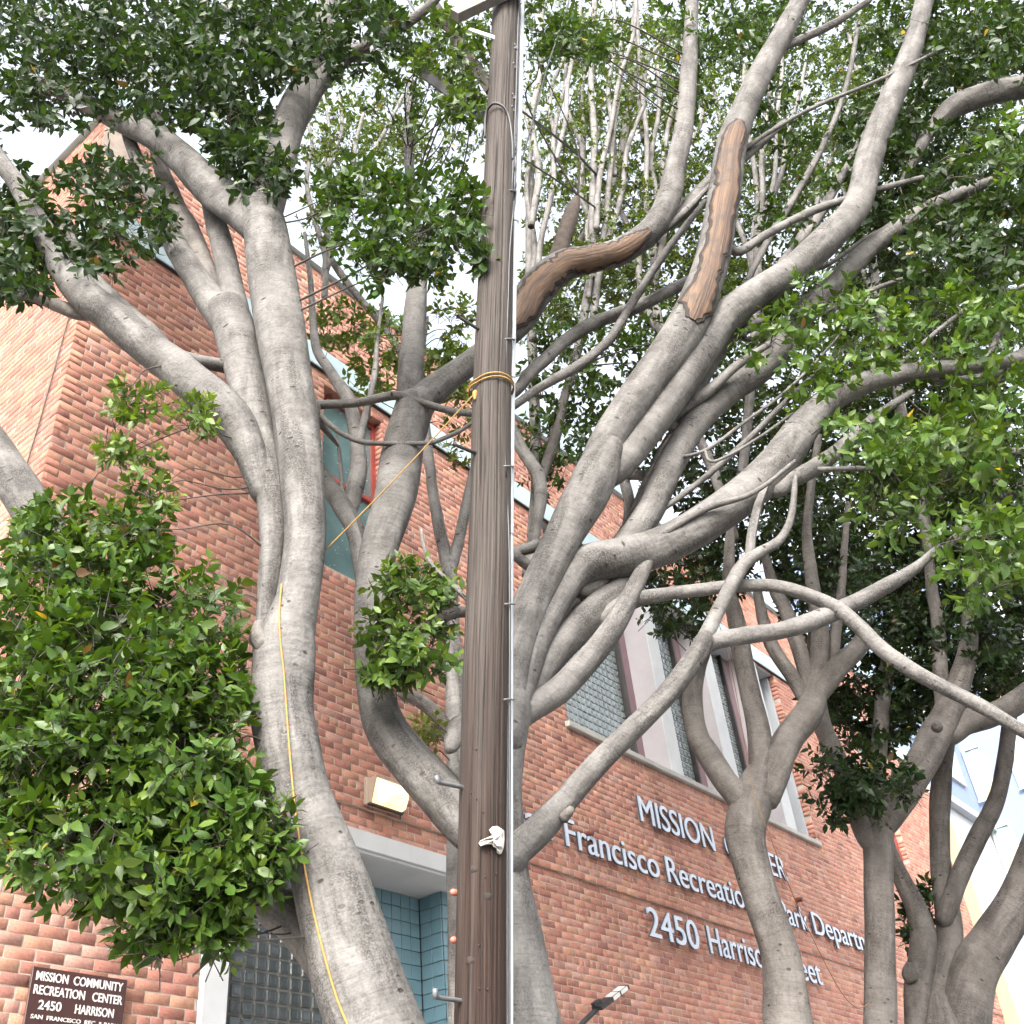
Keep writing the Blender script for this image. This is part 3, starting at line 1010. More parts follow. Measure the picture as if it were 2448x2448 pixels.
# ------------------------------------------------------------------ neighbouring building
NB = tag(empty('neighbour_building', (24, 0, 0)), 'pale blue and white building with angled bays beyond the brick one', 'building')
def nb(o):
    return adopt(o, NB)
nb(MB().box(21.46, 22.15, -0.05, 12, 0, 9.0).build('wall', CREAM))
nb(MB().box(22.155, 25.10, 0.0, 12, 0, 9.05).build('wall', OFFWHITE))
nb(MB().box(21.5, 25.10, 0.02, 12, 9.24, 15.5).build('upper_wall', PALEBLUE))
nb(MB().cbox(21.48, 25.098, -0.16, 0.4, 9.06, 9.235, .01).build('ledge', OFFWHITE))
nb(MB().box(25.102, 34.0, -1.9, 12, 0, 15.5).build('projecting_wing', PALEBLUE))
nb(MB().cbox(25.06, 34.0, -2.45, -1.902, 0.0, 15.5, .02).build('corner_pier', OFFWHITE))
def side_window(y0, y1, z0, z1, x=25.10):
    fr = MB()
    for (a, b, c, d) in ((y0 - .06, y0, z0 - .06, z1 + .06), (y1, y1 + .06, z0 - .06, z1 + .06), (y0, y1, z1, z1 + .06), (y0, y1, z0 - .06, z0)):
        fr.box(x - .05, x, a, b, c, d)
    f = nb(fr.build('window_frame', WHITE))
    sub(MB().box(x - .012, x - .001, y0, y1, z0, z1).build('pane', GLASS_PALE), f)
    sub(MB().box(x - .02, x - .014, y0 + .02, y1 - .02, z0 + .01, z0 + .62 * (z1 - z0)).build('blind', CREAM), f)
    sub(MB().cbox(x - .09, x - .052, y0 - .08, y1 + .08, z0 - .11, z0 - .065, .005).build('sill', WHITE), f)
for z in (6.45, 8.0, 9.85, 11.7, 13.4):
    side_window(-0.42, -0.08, z, z + 1.12)
    side_window(-1.35, -1.0, z, z + 1.12)
def front_window(x0, x1, z0, z1):
    f = nb(MB().box(x0 - .06, x0, -.04, 0.019, z0 - .06, z1 + .06).box(x1, x1 + .06, -.04, 0.019, z0 - .06, z1 + .06).box(x0, x1, -.04, 0.019, z1, z1 + .06).box(x0, x1, -.04, 0.019, z0 - .06, z0).build('window_frame', WHITE))
    sub(MB().box(x0, x1, -.01, 0.012, z0, z1).build('pane', GLASS_PALE), f)
for z in (10.0, 12.6):
    front_window(23.2, 24.3, z, z + 1.5)

# ------------------------------------------------------------------ utility pole
POLE_PX = [(902, 2300, 106), (904, 2050, 101), (906, 1932, 98), (913, 1400, 88), (924, 1000, 79), (929, 700, 72), (943, 300, 57), (955, 0, 50), (961, -160, 46), (965, -260, 44)]
PD = 4.17
pole_pts, pole_rad = [], []
for x, y, w in POLE_PX:
    p, k = P(x, y, PD)
    pole_pts.append(p); pole_rad.append(w * k / 2)
d0 = (pole_pts[0] - pole_pts[1]) / np.linalg.norm(pole_pts[0] - pole_pts[1])
t = (pole_pts[0][2] - (-0.3)) / -d0[2]
pole_pts = [pole_pts[0] + d0 * t] + pole_pts
pole_rad = [pole_rad[0] * 1.05] + pole_rad
POLE = tag(empty('utility_pole', (float(pole_pts[0][0]), float(pole_pts[0][1]), 0)), 'weathered wooden utility pole standing in front of the trees', 'utility pole')
def pole_groove(th, s):
    g = 1.0 + 0 * th * s
    rs = np.random.default_rng(4)
    for k in range(26):
        a0, w, dp = rs.uniform(0, 2 * np.pi), rs.uniform(.02, .05), rs.uniform(.01, .014)
        dr = rs.uniform(-.03, .014)
        on = 0.5 + 0.5 * np.sin(s * rs.uniform(.4, 1.6) + rs.uniform(0, 6))
        g = g - dp * on * np.exp(-((th - a0 - dr * s) / w) ** 2)
    for a0, dr, dp, w, s0, s1 in ((np.pi + .42, -.02, .16, .035, 4.2, 9.3), (np.pi - .62, .02, .13, .03, 1.0, 6.0), (np.pi + .1, .03, .09, .025, 7.5, 12.0), (np.pi + .75, 0, .08, .03, 0, 5.0)):
        on = np.clip((s - s0) * 1.2, 0, 1) * np.clip((s1 - s) * 1.2, 0, 1)
        g = g - dp * on * np.exp(-((th - a0 - dr * (s - s0) - .03 * np.sin(s * 2.1)) / w) ** 2)
    return g * (1 + .008 * np.sin(3 * th + s) + .006 * np.sin(s * 3.1))
shaft = adopt(tube_obj('shaft', pole_pts, pole_rad, WOOD, seg=128, step=.07, groove=pole_groove), POLE)

def px_tube(name, pts, mat, parent, D=None, seg=8, step=None, **kw):
    """pts: (x, y, width, D)"""
    q, r = [], []
    for e in pts:
        p, k = P(e[0], e[1], e[3] if len(e) > 3 else D)
        q.append(p); r.append(e[2] * k / 2)
    o = tube_obj(name, q, r, mat, None, seg=seg, step=step, **kw)
    if parent is not None:
        adopt(o, parent)
    return o
px_tube('conduit', [(986, -60, 10), (984, 40, 10), (977, 340, 11), (972, 410, 11), (967, 700, 11), (965, 850, 11), (963, 1050, 12), (962, 1450, 12), (962, 1932, 13), (960, 2250, 14)], PVC, POLE, D=4.235, seg=16, step=.2)
for y, x in ((410, 972), (705, 966), (1000, 963)):
    px_tube('conduit_coupling', [(x, y - 8, 13.5), (x, y + 10, 13.5)], PVC, POLE, D=4.233, seg=16)
for x, y in ((965, 360), (962, 640), (960, 880), (961, 1320), (962, 1140)):
    px_tube('conduit_strap', [(x - 10, y, 4, 4.10), (x, y - 1, 4, 4.115), (x + 6, y, 4, 4.15), (x + 9, y, 4, 4.24)], STEEL, POLE, seg=6)
px_tube('riser_cable', [(981, -40, 4.5), (977, 60, 4.5), (973, 200, 4.5), (967, 330, 4.5), (962, 420, 5), (957, 600, 5), (955, 720, 5), (954, 860, 5), (958, 960, 5), (961, 1050, 5), (962, 1330, 5), (961, 1600, 5), (961, 1932, 5), (960, 2250, 5)], CABLE, POLE, D=4.13, seg=8, step=.15)
px_tube('riser_cable', [(970, 380, 4), (962, 470, 4), (959, 560, 4), (956, 640, 4), (951, 800, 4), (955, 900, 4)], CABLE, POLE, D=4.11, seg=8, step=.15)
# looped cable over the pole face
px_tube('looped_cable', [(915, 260, 5, 4.16), (917, 215, 5, 4.10), (930, 196, 5, 4.05), (948, 200, 5, 4.05), (960, 220, 5, 4.08), (966, 260, 5, 4.11), (967, 300, 4, 4.12)], CABLE, POLE, seg=8)
px_tube('looped_cable', [(908, 270, 4, 4.2), (913, 240, 4, 4.15), (919, 208, 4, 4.12), (916, 200, 4, 4.2)], CABLE, POLE, seg=8)
# bent climbing steps
for pts in ([(880, 1488, 9, 4.13), (866, 1484, 9, 4.10), (832, 1477, 9, 4.02), (826, 1474, 10, 4.0), (823, 1465, 10, 4.0)], [(884, 1892, 9, 4.13), (868, 1888, 9, 4.10), (826, 1882, 9, 4.0), (821, 1878, 11, 3.98), (821, 1866, 11, 3.98)]):
    px_tube('climbing_step', pts, STEEL, POLE, seg=10, step=.012)
for pts in ([(915, 862, 8, 4.14), (898, 855, 8, 4.10), (861, 840, 7, 4.0), (858, 836, 8, 4.0)], [(918, 628, 7, 4.14), (903, 621, 7, 4.10), (866, 598, 6, 4.02), (863, 594, 7, 4.0)]):
    px_tube('climbing_step', pts, DARKFRAME, POLE, seg=10, step=.012)
# bolt plates
for x, y in ((970, 87), (967, 123), (966, 181), (964, 204)):
    p, k = P(x, y, 4.115)
    e1 = AX_R * .8 + AX_F * .5; e1 /= np.linalg.norm(e1)
    e2 = np.array([0, 0, 1.]); e2 = e2 - e1 * (e2 @ e1); e2 /= np.linalg.norm(e2)
    e3 = np.cross(e1, e2)
    if e3 @ (CAM - p) < 0: e3 = -e3
    h = k * 9
    o = MB().add(*obox(p, e1, e2, e3, (-h * .55, h * .55), (-h, h), (-.02, .006))).build('bolt_plate', STEEL); adopt(o, POLE)
    o = tube_obj('bolt', [p - e3 * .005, p + e3 * .02], [.008, .008], STEEL, seg=6, step=.02); adopt(o, POLE)
# cross-arms and a brace near the top
def arm(name, a, b, wa, Da, Db, mat, ratio=0.8):
    p, k = P(*a, Da); q, k2 = P(*b, Db)
    d = q - p; L = np.linalg.norm(d); d /= L
    s = np.cross(d, np.array([0, 0, 1.])); s /= np.linalg.norm(s)
    u = np.cross(s, d)
    w = wa * k / 2
    o = MB().add(*obox(p, s, u, d, (-w * ratio, w * ratio), (-w, w), (0, L))).build(name, mat)
    return adopt(o, POLE)
arm('crossarm', (858, 30), (1075, -72), 24, 4.02, 4.02, simple('weathered_crossarm', (0.13, 0.12, 0.11), 0.8, var=0.3, scale=14, bump=0.5))
arm('crossarm', (800, -20), (928, 172), 17, 4.6, 4.24, TIMBER)
arm('brace', (788, 128), (930, 232), 20, 4.6, 4.24, simple('dark_steel_arm', (0.008, 0.008, 0.009), 0.6, 0.0, var=0.3))
arm('flat_bracket', (885, 55), (935, 72), 9, 4.1, 4.1, PVC, .3)
for x, y in ((856, 1683), (855, 1773)):
    px_tube('side_knob', [(866, y + 3, 10, 4.17), (857, y + 1, 13, 4.15), (852, y, 11, 4.14), (849, y, 4, 4.14)], SALMON, POLE, seg=12, step=.008)

bp0 = BVHTree.FromPolygons([v.co.copy() for v in shaft.data.vertices], [list(p.vertices) for p in shaft.data.polygons])
def pole_hit(dx, dy):
    r = Vector(ray(dx, dy)).normalized()
    h = bp0.ray_cast(Vector(CAM), r)
    return (np.array(h[0]), np.array(h[1])) if h[0] is not None else (None, None)
for i in range(9):
    h, nr = pole_hit(rng.uniform(880, 945), rng.uniform(1380, 1930))
    if h is not None:
        adopt(tube_obj('nail', [h - nr * .004, h + nr * .008], [.0025, .0032], LEDBLACK, seg=6, step=.01), POLE)
for x, y in ((893, 1640), (921, 1690), (886, 1812)):
    h, nr = pole_hit(x, y)
    if h is not None:
        adopt(tube_obj('knot', [h - nr * .02, h - nr * .002, h + nr * .004], [.020, .017, .009], RIM, seg=10, step=.01, lump=.15), POLE)

# wires
WIRES = [
    ('black wire sagging from the pole down to the right through the branches', [(965, 196, 5, 4.15), (1020, 236, 5, 5.0), (1087, 290, 5, 6.0), (1120, 324, 5, 6.6), (1205, 408, 4.5, 8.0), (1293, 515, 4, 9.6), (1370, 600, 3.5, 11.3)]),
    ('lower black wire running from the pole to a branch near the stripped limb', [(960, 283, 4, 4.15), (1000, 308, 4, 4.9), (1039, 333, 4, 5.4), (1110, 382, 4, 6.4), (1175, 432, 4, 7.4), (1240, 480, 3.5, 8.6)]),
    ('thin black wire slanting up from the conduit past the top edge', [(970, 372, 3.5, 4.2), (980, 320, 3, 4.25), (1005, 230, 3, 4.4), (1032, 129, 3, 4.6), (1062, 40, 3, 4.8), (1085, -40, 3, 5.0)]),
    ('black wire coming in from the upper left to the brace', [(770, 0, 5, 5.4), (800, 48, 5, 5.0), (832, 85, 5, 4.75), (862, 112, 5, 4.5), (925, 150, 4, 4.2)]),
]
for lab, pts in WIRES:
    tag(px_tube('overhead_wire', pts, CABLE, None, seg=6, step=.15), lab, 'wire', 'black wires at the pole')

# ------------------------------------------------------------------ fig trees
DENS = 2.0
class Tree:
    def __init__(self, label, base_px, D, group='fig trees along the sidewalk', name='fig_tree', bark=BARK, bx=None):
        p, _ = P(*base_px, D)
        self.base = np.array([p[0], p[1], 0.13]) if bx is None else np.array([bx[0], bx[1], 0.13])
        self.root = tag(empty(name, tuple(self.base)), label, 'tree', group)
        self.bark = bark
        self.lines = []
        self.dense = []
        self.leaves = []
        self.twigs = []
        self.singles = 0
    def limb(self, pts, D0, D1=None, name='branch', seg=None, lump=.07, ground=False, mat=None, bow=0.0, step=None, attach=True):
        D1 = D0 if D1 is None else D1
        n = len(pts)
        q, r = [], []
        L = np.concatenate([[0], np.cumsum([math.dist(a[:2], b[:2]) for a, b in zip(pts, pts[1:])])])
        L /= L[-1]
        for (x, y, w), f in zip(pts, L):
            p, k = P(x, y, D0 + (D1 - D0) * f + bow * math.sin(math.pi * f))
            q.append(p); r.append(w * k / 2)
        if ground:
            lo = q[0]
            d = (q[0] - q[1]); d /= np.linalg.norm(d)
            mid = lo + d * 0.6
            mid2 = np.array([self.base[0] * .7 + mid[0] * .3, self.base[1] * .7 + mid[1] * .3, .75])
            q = [self.base + np.array([0, 0, -.3]), self.base + np.array([0, 0, .12]), mid2, mid] + q
            r = [r[0] * 1.7, r[0] * 1.45, r[0] * 1.12, r[0] * 1.04] + r
        if self.lines and not ground and attach:
            b, bd, br = self.nearest(q[0], True)
            if br * .6 < bd < .4:
                q = [b] + q
                r = [min(r[0], br * .9)] + r
        def dome(q, r):
            d = (q[-1] - q[-2]); d /= np.linalg.norm(d)
            e = r[-1]
            return q + [q[-1] + d * e * .45, q[-1] + d * e * .85, q[-1] + d * e], r + [e * .86, e * .5, e * .06]
        q, r = dome(q, r)
        if not ground:
            q, r = dome(q[::-1], r[::-1])
            q, r = q[::-1], r[::-1]
        if seg is None:
            seg = int(np.clip(max(r) * 220, 7, 40))
        v, f, l, u = tube(q, r, seg=seg, lump=lump, seed=len(self.lines) * 7 + int(abs(pts[0][0])), step=step if step else max(.015, float(np.mean(r)) * .45))
        o = link(name, mesh_np(name, v, f, l, uv=u), mat or self.bark, None, smooth=True)
        adopt(o, self.root)
        self.lines.append((np.array(q), np.array(r)))
        self.dense.append(catmull(np.hstack([np.array(q), np.array(r)[:, None]]), 4))
        return o
    def twig(self, q, r):
        self.twigs.append(tube(q, r, seg=5, step=.05))
    def nearest(self, p, with_r=False):
        best, bd, br = None, 1e9, 0
        for m in self.dense:
            d = np.linalg.norm(m[:, :3] - p, axis=1)
            i = int(np.argmin(d))
            if d[i] < bd:
                bd, best, br = d[i], m[i, :3], m[i, 3]
        return (best, bd, br) if with_r else (best, bd)
    def clump(self, cx, cy, rx, ry, D, dD, n, L=.075, tone=(.045, .085, .022), young=.35, per=9, links=3, up=.25, fill=.45, out=1.0, gaps=.22):
        """sprigs of spirally set leaves through an uneven volume"""
        tone = np.array(tone)
        n = max(2, int(n * DENS))
        m = per
        c0 = P(cx, cy, D)[0]
        a = rng.uniform(-1, 1, (n * 5, 3))
        rr = np.linalg.norm(a, axis=1)
        a = a[(rr > fill * rng.random(n * 5)) & (rr <= 1)]
        stray = rng.random(len(a)) < .07                        # a few shoots stick out of the mass
        a[stray] *= rng.uniform(1.05, 1.35, (stray.sum(), 1))
        k = rng.normal(0, 3.6, (4, 3)); ph = rng.uniform(0, 6.28, 4)
        g = np.sin(a @ k[0] + ph[0]) + np.sin(a @ k[1] + ph[1]) + np.sin(a @ k[2] + ph[2]) + .6 * np.sin(1.8 * (a @ k[3]) + ph[3])
        a = a[g > np.quantile(g, gaps)][:n]
        n = len(a)
        kk = 2448.0 / 1932.0
        r = AX_R * ((((cx + a[:, 0] * rx) * kk - 1224) / F_PX)[:, None]) - AX_U * ((((cy + a[:, 1] * ry) * kk - 1224) / F_PX)[:, None]) + AX_F
        p = CAM + r * ((D + a[:, 2] * dD) / (r @ HEADING))[:, None]
        o = p - c0
        o /= np.linalg.norm(o, axis=1)[:, None] + 1e-6
        ax = o * out + np.array([0, 0, up]) + rng.normal(0, .45, (n, 3))
        ax /= np.linalg.norm(ax, axis=1)[:, None]
        t1 = np.cross(ax, [0.3, 0.5, 0.81]); t1 /= np.linalg.norm(t1, axis=1)[:, None] + 1e-9
        t2 = np.cross(ax, t1)
        Ls = L * rng.uniform(.8, 1.12, n)
        tw = Ls * 1.7
        f = (np.arange(m) + .6) / m
        ph = np.arange(m) * 2.4 + rng.uniform(-.5, .5, (n, m)) + rng.uniform(0, 6.28, (n, 1))
        ang = np.radians(82 - 50 * f + rng.uniform(-18, 18, (n, m)))
        rad = np.cos(ph)[..., None] * t1[:, None] + np.sin(ph)[..., None] * t2[:, None]
        d = ax[:, None] * np.cos(ang)[..., None] + rad * np.sin(ang)[..., None] + np.array([0, 0, -.14])
        d /= np.linalg.norm(d, axis=2)[..., None]
        nn = ax[:, None] * np.sin(ang)[..., None] - rad * np.cos(ang)[..., None] + rng.normal(0, .28, (n, m, 3)) + np.array([0, 0, .25])
        nn -= d * np.einsum('ijk,ijk->ij', nn, d)[..., None]
        nn /= np.linalg.norm(nn, axis=2)[..., None] + 1e-9
        ll = Ls[:, None] * rng.uniform(.62, 1.2, (n, m)) * (1 - .4 * np.maximum(0, f - .75) / .25)
        yg = (young * rng.uniform(.1, 1.4, n))[:, None] * np.maximum(0, f - .45) / .55 * rng.uniform(.3, 1.0, (n, m))
        yg = np.clip(yg, 0, .9)[..., None]
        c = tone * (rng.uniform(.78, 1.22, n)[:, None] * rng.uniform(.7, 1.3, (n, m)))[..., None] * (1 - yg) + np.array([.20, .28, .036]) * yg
        q = rng.random((n, m))
        c[q < .0016] = (.36, .25, .03)
        c[(q > .0016) & (q < .005)] = (.10, .06, .03)
        keep = (rng.random((n, m)) < .88).ravel()
        pos = p[:, None] + ax[:, None] * (tw[:, None] * (f - .5))[..., None]
        self.leaves.append(tuple(x.reshape(-1, *x.shape[2:])[keep] for x in (pos, d, nn, ll, c)))
        # the shoots that carry them
        A0, A1 = p - ax * (tw * 1.3)[:, None] + rng.normal(0, .01, (n, 3)), p + ax * (tw * .5)[:, None]
        th = np.array([0, 2.094, 4.189])
        ringd = np.cos(th)[None, :, None] * t1[:, None] + np.sin(th)[None, :, None] * t2[:, None]
        V = np.concatenate([A0[:, None] + ringd * .0028, A1[:, None] + ringd * .001], 1).reshape(-1, 3)
        F = (np.array([0, 1, 4, 3, 1, 2, 5, 4, 2, 0, 3, 5])[None] + np.arange(n)[:, None] * 6).ravel()
        self.twigs.append((V, F, np.full(n * 3, 4), np.zeros((len(V), 2))))
        if links and self.lines:
            for i in range(links):
                a = rng.uniform(-.7, .7, 3)
                p, _ = P(cx + a[0] * rx, cy + a[1] * ry, D + a[2] * dD)
                b, bd = self.nearest(p)
                if bd > 1.5:
                    continue
                e = rng.normal(0, 1, 3)
                m = b * .55 + p * .45 + e * .07 * bd + np.array([0, 0, .06 * bd])
                m2 = b * .2 + p * .8 + e[::-1] * .05 * bd
                rr = .004 + .004 * min(bd, 1.5)
                self.twig([b, m, m2, p], [rr, rr * .7, rr * .45, .0015])
    def finish(self, singles=0):
        if self.twigs:
            v, f, l, u = join_parts(self.twigs)
            o = link('twigs', mesh_np('twigs', v, f, l, uv=u), TWIG, None, smooth=True)
            o['kind'] = 'stuff'
            adopt(o, self.root)
        if not self.leaves:
            return
        pos, d, n, ln, col = (np.concatenate([a[i] for a in self.leaves]) for i in range(5))
        col = np.clip(col * .75, .004, .9)
        # trees stop short of the wall
        ok = ~((pos[:, 1] > -0.06) & (pos[:, 0] > X0 - .1) & (pos[:, 2] < 9.9))
        pos, d, n, ln, col = pos[ok], d[ok], n[ok], ln[ok], col[ok]
        x = np.cross(d, n)
        M = np.stack([x, d, n], -1)                     # columns: width, length, normal
        curl = rng.uniform(.5, 1.6, len(pos))
        uvp, z = project(pos)
        inf = (uvp[:, 0] > 5) & (uvp[:, 0] < 1927) & (uvp[:, 1] > 5) & (uvp[:, 1] < 1927)
        score = np.where(inf, ln / z * np.abs(np.einsum('ij,ij->i', n, (CAM - pos) / np.linalg.norm(CAM - pos, axis=1)[:, None])), -1)
        pick = np.zeros(len(pos), bool)
        if singles:
            pick[np.argsort(-score)[:singles]] = True
            pick &= score > 0
            for i in np.nonzero(pick)[0]:
                v = LEAF_V.copy(); v[:, 2] *= curl[i]
                me = leaf_variant(col[i])
                o = bpy.data.objects.new('leaf', me)
                COL.objects.link(o)
                m = np.eye(4); m[:3, :3] = M[i] * ln[i]; m[:3, 3] = pos[i]
                o.matrix_world = Matrix(m.tolist())
                o.parent = self.root
                o.matrix_parent_inverse = Matrix.Translation(-Vector(self.root.location))
        r = np.nonzero(~pick)[0]
        V = LEAF_V[None].repeat(len(r), 0)
        V[:, :, 2] *= curl[r][:, None]
        V[:, :, 0] *= rng.uniform(.95, 1.3, len(r))[:, None]
        V = np.einsum('nij,nkj->nki', M[r] * ln[r][:, None, None], V) + pos[r][:, None]
        nv = len(LEAF_V)
        off = (np.arange(len(r)) * nv)
        f = (LEAF_F[None] + off[:, None]).ravel()
        lt = np.tile(LEAF_L, len(r))
        me = mesh_np('crown', V.reshape(-1, 3), f, lt, col=np.repeat(col[r], nv, 0))
        o = link('crown', me, LEAF, None, smooth=True)
        o['kind'] = 'stuff'
        adopt(o, self.root)

LEAF_V = np.array([(0, 0, 0), (0, .34, -.015), (-.20, .30, .035), (.20, .30, .035), (0, .68, -.05), (-.185, .60, .0), (.185, .60, .0), (0, 1.0, -.13), (-.085, .82, -.06), (.085, .82, -.06)])
_lf = [(0, 1, 2), (0, 3, 1), (2, 1, 4, 5), (1, 3, 6, 4), (5, 4, 8), (4, 6, 9), (8, 4, 7), (4, 9, 7)]
LEAF_F = np.array([i for q in _lf for i in q])
LEAF_L = np.array([len(q) for q in _lf])
_variants = {}
def leaf_variant(c):
    key = tuple(np.round(c / .012).astype(int))
    if key not in _variants:
        me = mesh_np('leaf', LEAF_V, LEAF_F, LEAF_L, col=np.repeat((np.maximum(np.array(key) * .012, .006))[None], len(LEAF_V), 0))
        me.polygons.foreach_set('use_smooth', np.ones(len(me.polygons), bool))
        me.materials.append(LEAF)
        _variants[key] = me
    return _variants[key]

def stem(x0, y0, x1, y1, w0, w1, bend=12):
    n = 5
    return [(x0 + (x1 - x0) * i / n + rng.uniform(-bend, bend) * (0 < i < n), y0 + (y1 - y0) * i / n, w0 + (w1 - w0) * i / n) for i in range(n + 1)]
def sheaf(t, D, stems, clumps, tone, L, mat):
    """upright pale shoots high in a tree with small light leaves"""
    for i, st in enumerate(stems):
        d0 = D + (rng.uniform(-.2, .3) if i else 0)
        t.limb(st, d0, d0 + rng.uniform(-.1, .4), seg=9, lump=.05, mat=mat, attach=(i == 0))
    for c in clumps:
        t.clump(*c[:5], c[5] * 1.6, int(c[6] * 2.6), tone=np.array(tone) * .8, young=.5, L=L, links=1, per=9)
YG = (.085, .13, .026)

# ---- tree A: the big leaning fig on the left
A = Tree('large leaning fig with twin fused stems and a dense leafy clump on the left', (790, 2400), 4.2, bx=(3.15, -3.0))
a_trunk = A.limb([(735, 2030, 190), (703, 1932, 172), (668, 1830, 166), (635, 1700, 148), (600, 1590, 126), (565, 1500, 120), (542, 1400, 118), (531, 1332, 114), (538, 1222, 112), (545, 1170, 84), (552, 1120, 54)], 4.2, 4.3, 'trunk', ground=True, lump=.05)
a_right = A.limb([(545, 1290, 88), (553, 1200, 84), (574, 1000, 78), (558, 815, 86), (530, 631, 92), (517, 551, 90), (503, 441, 84), (492, 400, 78)], 4.28, 4.42, lump=.05)
A.limb([(510, 1300, 48), (498, 1230, 42), (500, 1180, 36), (513, 1000, 50), (498, 860, 58), (475, 760, 70), (447, 631, 78), (430, 585, 74)], 4.32, 4.5, lump=.06)
A.limb([(503, 450, 66), (470, 410, 76), (415, 368, 70), (345, 300, 60), (290, 258, 50), (235, 232, 42), (150, 190, 30), (60, 150, 22)], 4.42, 4.9)
A.limb([(505, 470, 60), (497, 400, 68), (520, 330, 62), (535, 290, 58), (551, 220, 62), (575, 165, 56), (600, 100, 48), (620, 10, 42), (640, -80, 34)], 4.42, 4.7)
A.limb([(560, 235, 34), (600, 160, 38), (650, 110, 30), (720, 70, 24), (800, 20, 18), (870, -60, 12)], 4.6, 4.3)
A.limb([(435, 620, 64), (404, 575, 60), (368, 525, 50), (330, 460, 42), (300, 400, 34), (270, 330, 28), (240, 250, 20)], 4.5, 4.9)
A.limb([(447, 620, 60), (440, 570, 54), (426, 496, 44), (408, 423, 38), (390, 368, 32), (353, 312, 24), (316, 257, 20), (287, 205, 16)], 4.52, 5.0)
A.limb([(415, 590, 48), (385, 510, 48), (355, 440, 46), (330, 390, 40), (305, 320, 30), (285, 240, 20), (270, 170, 12)], 4.62, 5.3, mat=BARK_R)
a_left = A.limb([(496, 930, 46), (470, 850, 66), (430, 785, 80), (345, 705, 72), (280, 655, 68), (220, 606, 66), (160, 555, 62), (115, 495, 54), (75, 430, 46), (40, 360, 36), (0, 300, 30), (-50, 230, 24)], 4.4, 4.2)
A.limb([(330, 680, 30), (310, 658, 34), (280, 625, 36), (245, 596, 34), (205, 555, 30), (170, 515, 26), (140, 465, 20), (120, 400, 14)], 4.3, 4.4)
A.limb([(312, 662, 26), (345, 675, 28), (375, 682, 27), (445, 694, 26), (470, 700, 22)], 4.3, 4.5)
A.limb([(190, 592, 24), (150, 592, 26), (120, 582, 26), (92, 570, 24), (60, 562, 16), (20, 556, 8)], 4.38, 4.3, mat=BARK_R, attach=False)
A.limb([(690, 1900, 110), (625, 1810, 100), (560, 1735, 84), (500, 1690, 76), (420, 1570, 76), (350, 1450, 74), (250, 1290, 76), (140, 1110, 78), (40, 930, 78), (-40, 810, 74), (-120, 690, 66)], 4.3, 4.75)
px_tube('knot', [(500, 1225, 30, 4.2), (488, 1200, 34, 4.22), (490, 1180, 24, 4.25)], BARK_R, A.root, seg=12, lump=.2)
GREEN = (.040, .084, .013)
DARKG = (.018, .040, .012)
for c in [(150, 1120, 175, 200, 4.25, .35, 120), (300, 1180, 150, 150, 4.2, .32, 95), (110, 1420, 170, 210, 4.1, .38, 125), (330, 1420, 150, 190, 4.1, .36, 120),
          (430, 1540, 95, 130, 4.05, .22, 55), (180, 1600, 210, 140, 4.05, .34, 105), (330, 1670, 140, 105, 4.0, .26, 55), (505, 1590, 50, 120, 3.98, .10, 22),
          (90, 1010, 85, 70, 4.2, .25, 24), (250, 1010, 80, 60, 4.2, .2, 16), (-90, 1330, 110, 330, 4.2, .35, 60), (290, 1775, 60, 40, 4.0, .14, 12), (430, 1300, 50, 80, 4.15, .14, 14), (395, 1770, 60, 45, 4.0, .12, 10), (380, 1620, 130, 110, 3.95, .16, 40), (60, 1300, 110, 240, 3.95, .15, 50), (200, 1300, 150, 200, 3.9, .15, 60)]:
    A.clump(*c, tone=GREEN, young=.42, L=.08)
for c in [(250, 750, 60, 50, 4.2, .12, 12), (365, 785, 48, 36, 4.15, .12, 11), (250, 850, 70, 50, 4.2, .14, 13), (290, 925, 55, 40, 4.2, .14, 9)]:
    A.clump(*c, tone=(.075, .13, .022), young=.9, L=.07, links=3)  # brighter yellow-green: backlight through the leaves is put into their tone
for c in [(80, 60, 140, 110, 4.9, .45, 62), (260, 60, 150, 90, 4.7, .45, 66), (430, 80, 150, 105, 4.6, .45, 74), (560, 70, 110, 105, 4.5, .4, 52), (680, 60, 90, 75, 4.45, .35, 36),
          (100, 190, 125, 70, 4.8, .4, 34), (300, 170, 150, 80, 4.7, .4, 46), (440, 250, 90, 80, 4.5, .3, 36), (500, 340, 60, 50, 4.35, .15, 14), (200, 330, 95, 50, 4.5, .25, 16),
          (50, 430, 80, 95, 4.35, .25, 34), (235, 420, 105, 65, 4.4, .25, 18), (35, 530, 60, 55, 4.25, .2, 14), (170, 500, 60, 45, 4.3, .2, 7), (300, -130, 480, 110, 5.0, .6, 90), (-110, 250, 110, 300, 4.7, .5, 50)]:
    A.clump(*c[:5], c[5] * 1.5, int(c[6] * 1.9), tone=DARKG, young=.12, L=.092, links=1)  # darker tone paints the silhouette of leaves seen from below against sky
for c in [(690, 400, 85, 100, 4.3, .25, 46), (800, 420, 105, 115, 4.25, .28, 66), (880, 430, 55, 95, 4.1, .16, 26), (740, 500, 100, 45, 4.2, .2, 24), (650, 340, 60, 45, 4.35, .2, 14)]:
    A.clump(*c, tone=(.032, .068, .015), young=.16, L=.08, links=1)
A.finish(300)

# ---- tree B: behind the pole, limbs fanning up to the right
B = Tree('fig behind the pole with thick limbs fanning right and two stripped wounds', (960, 2400), 5.0, bx=(4.15, -2.85))
b_trunk = B.limb([(975, 2010, 200), (965, 1932, 184), (948, 1770, 150), (934, 1660, 124), (928, 1560, 116), (930, 1480, 104), (938, 1400, 104), (950, 1330, 104)], 5.0, 5.05, 'trunk', ground=True, lump=.05)
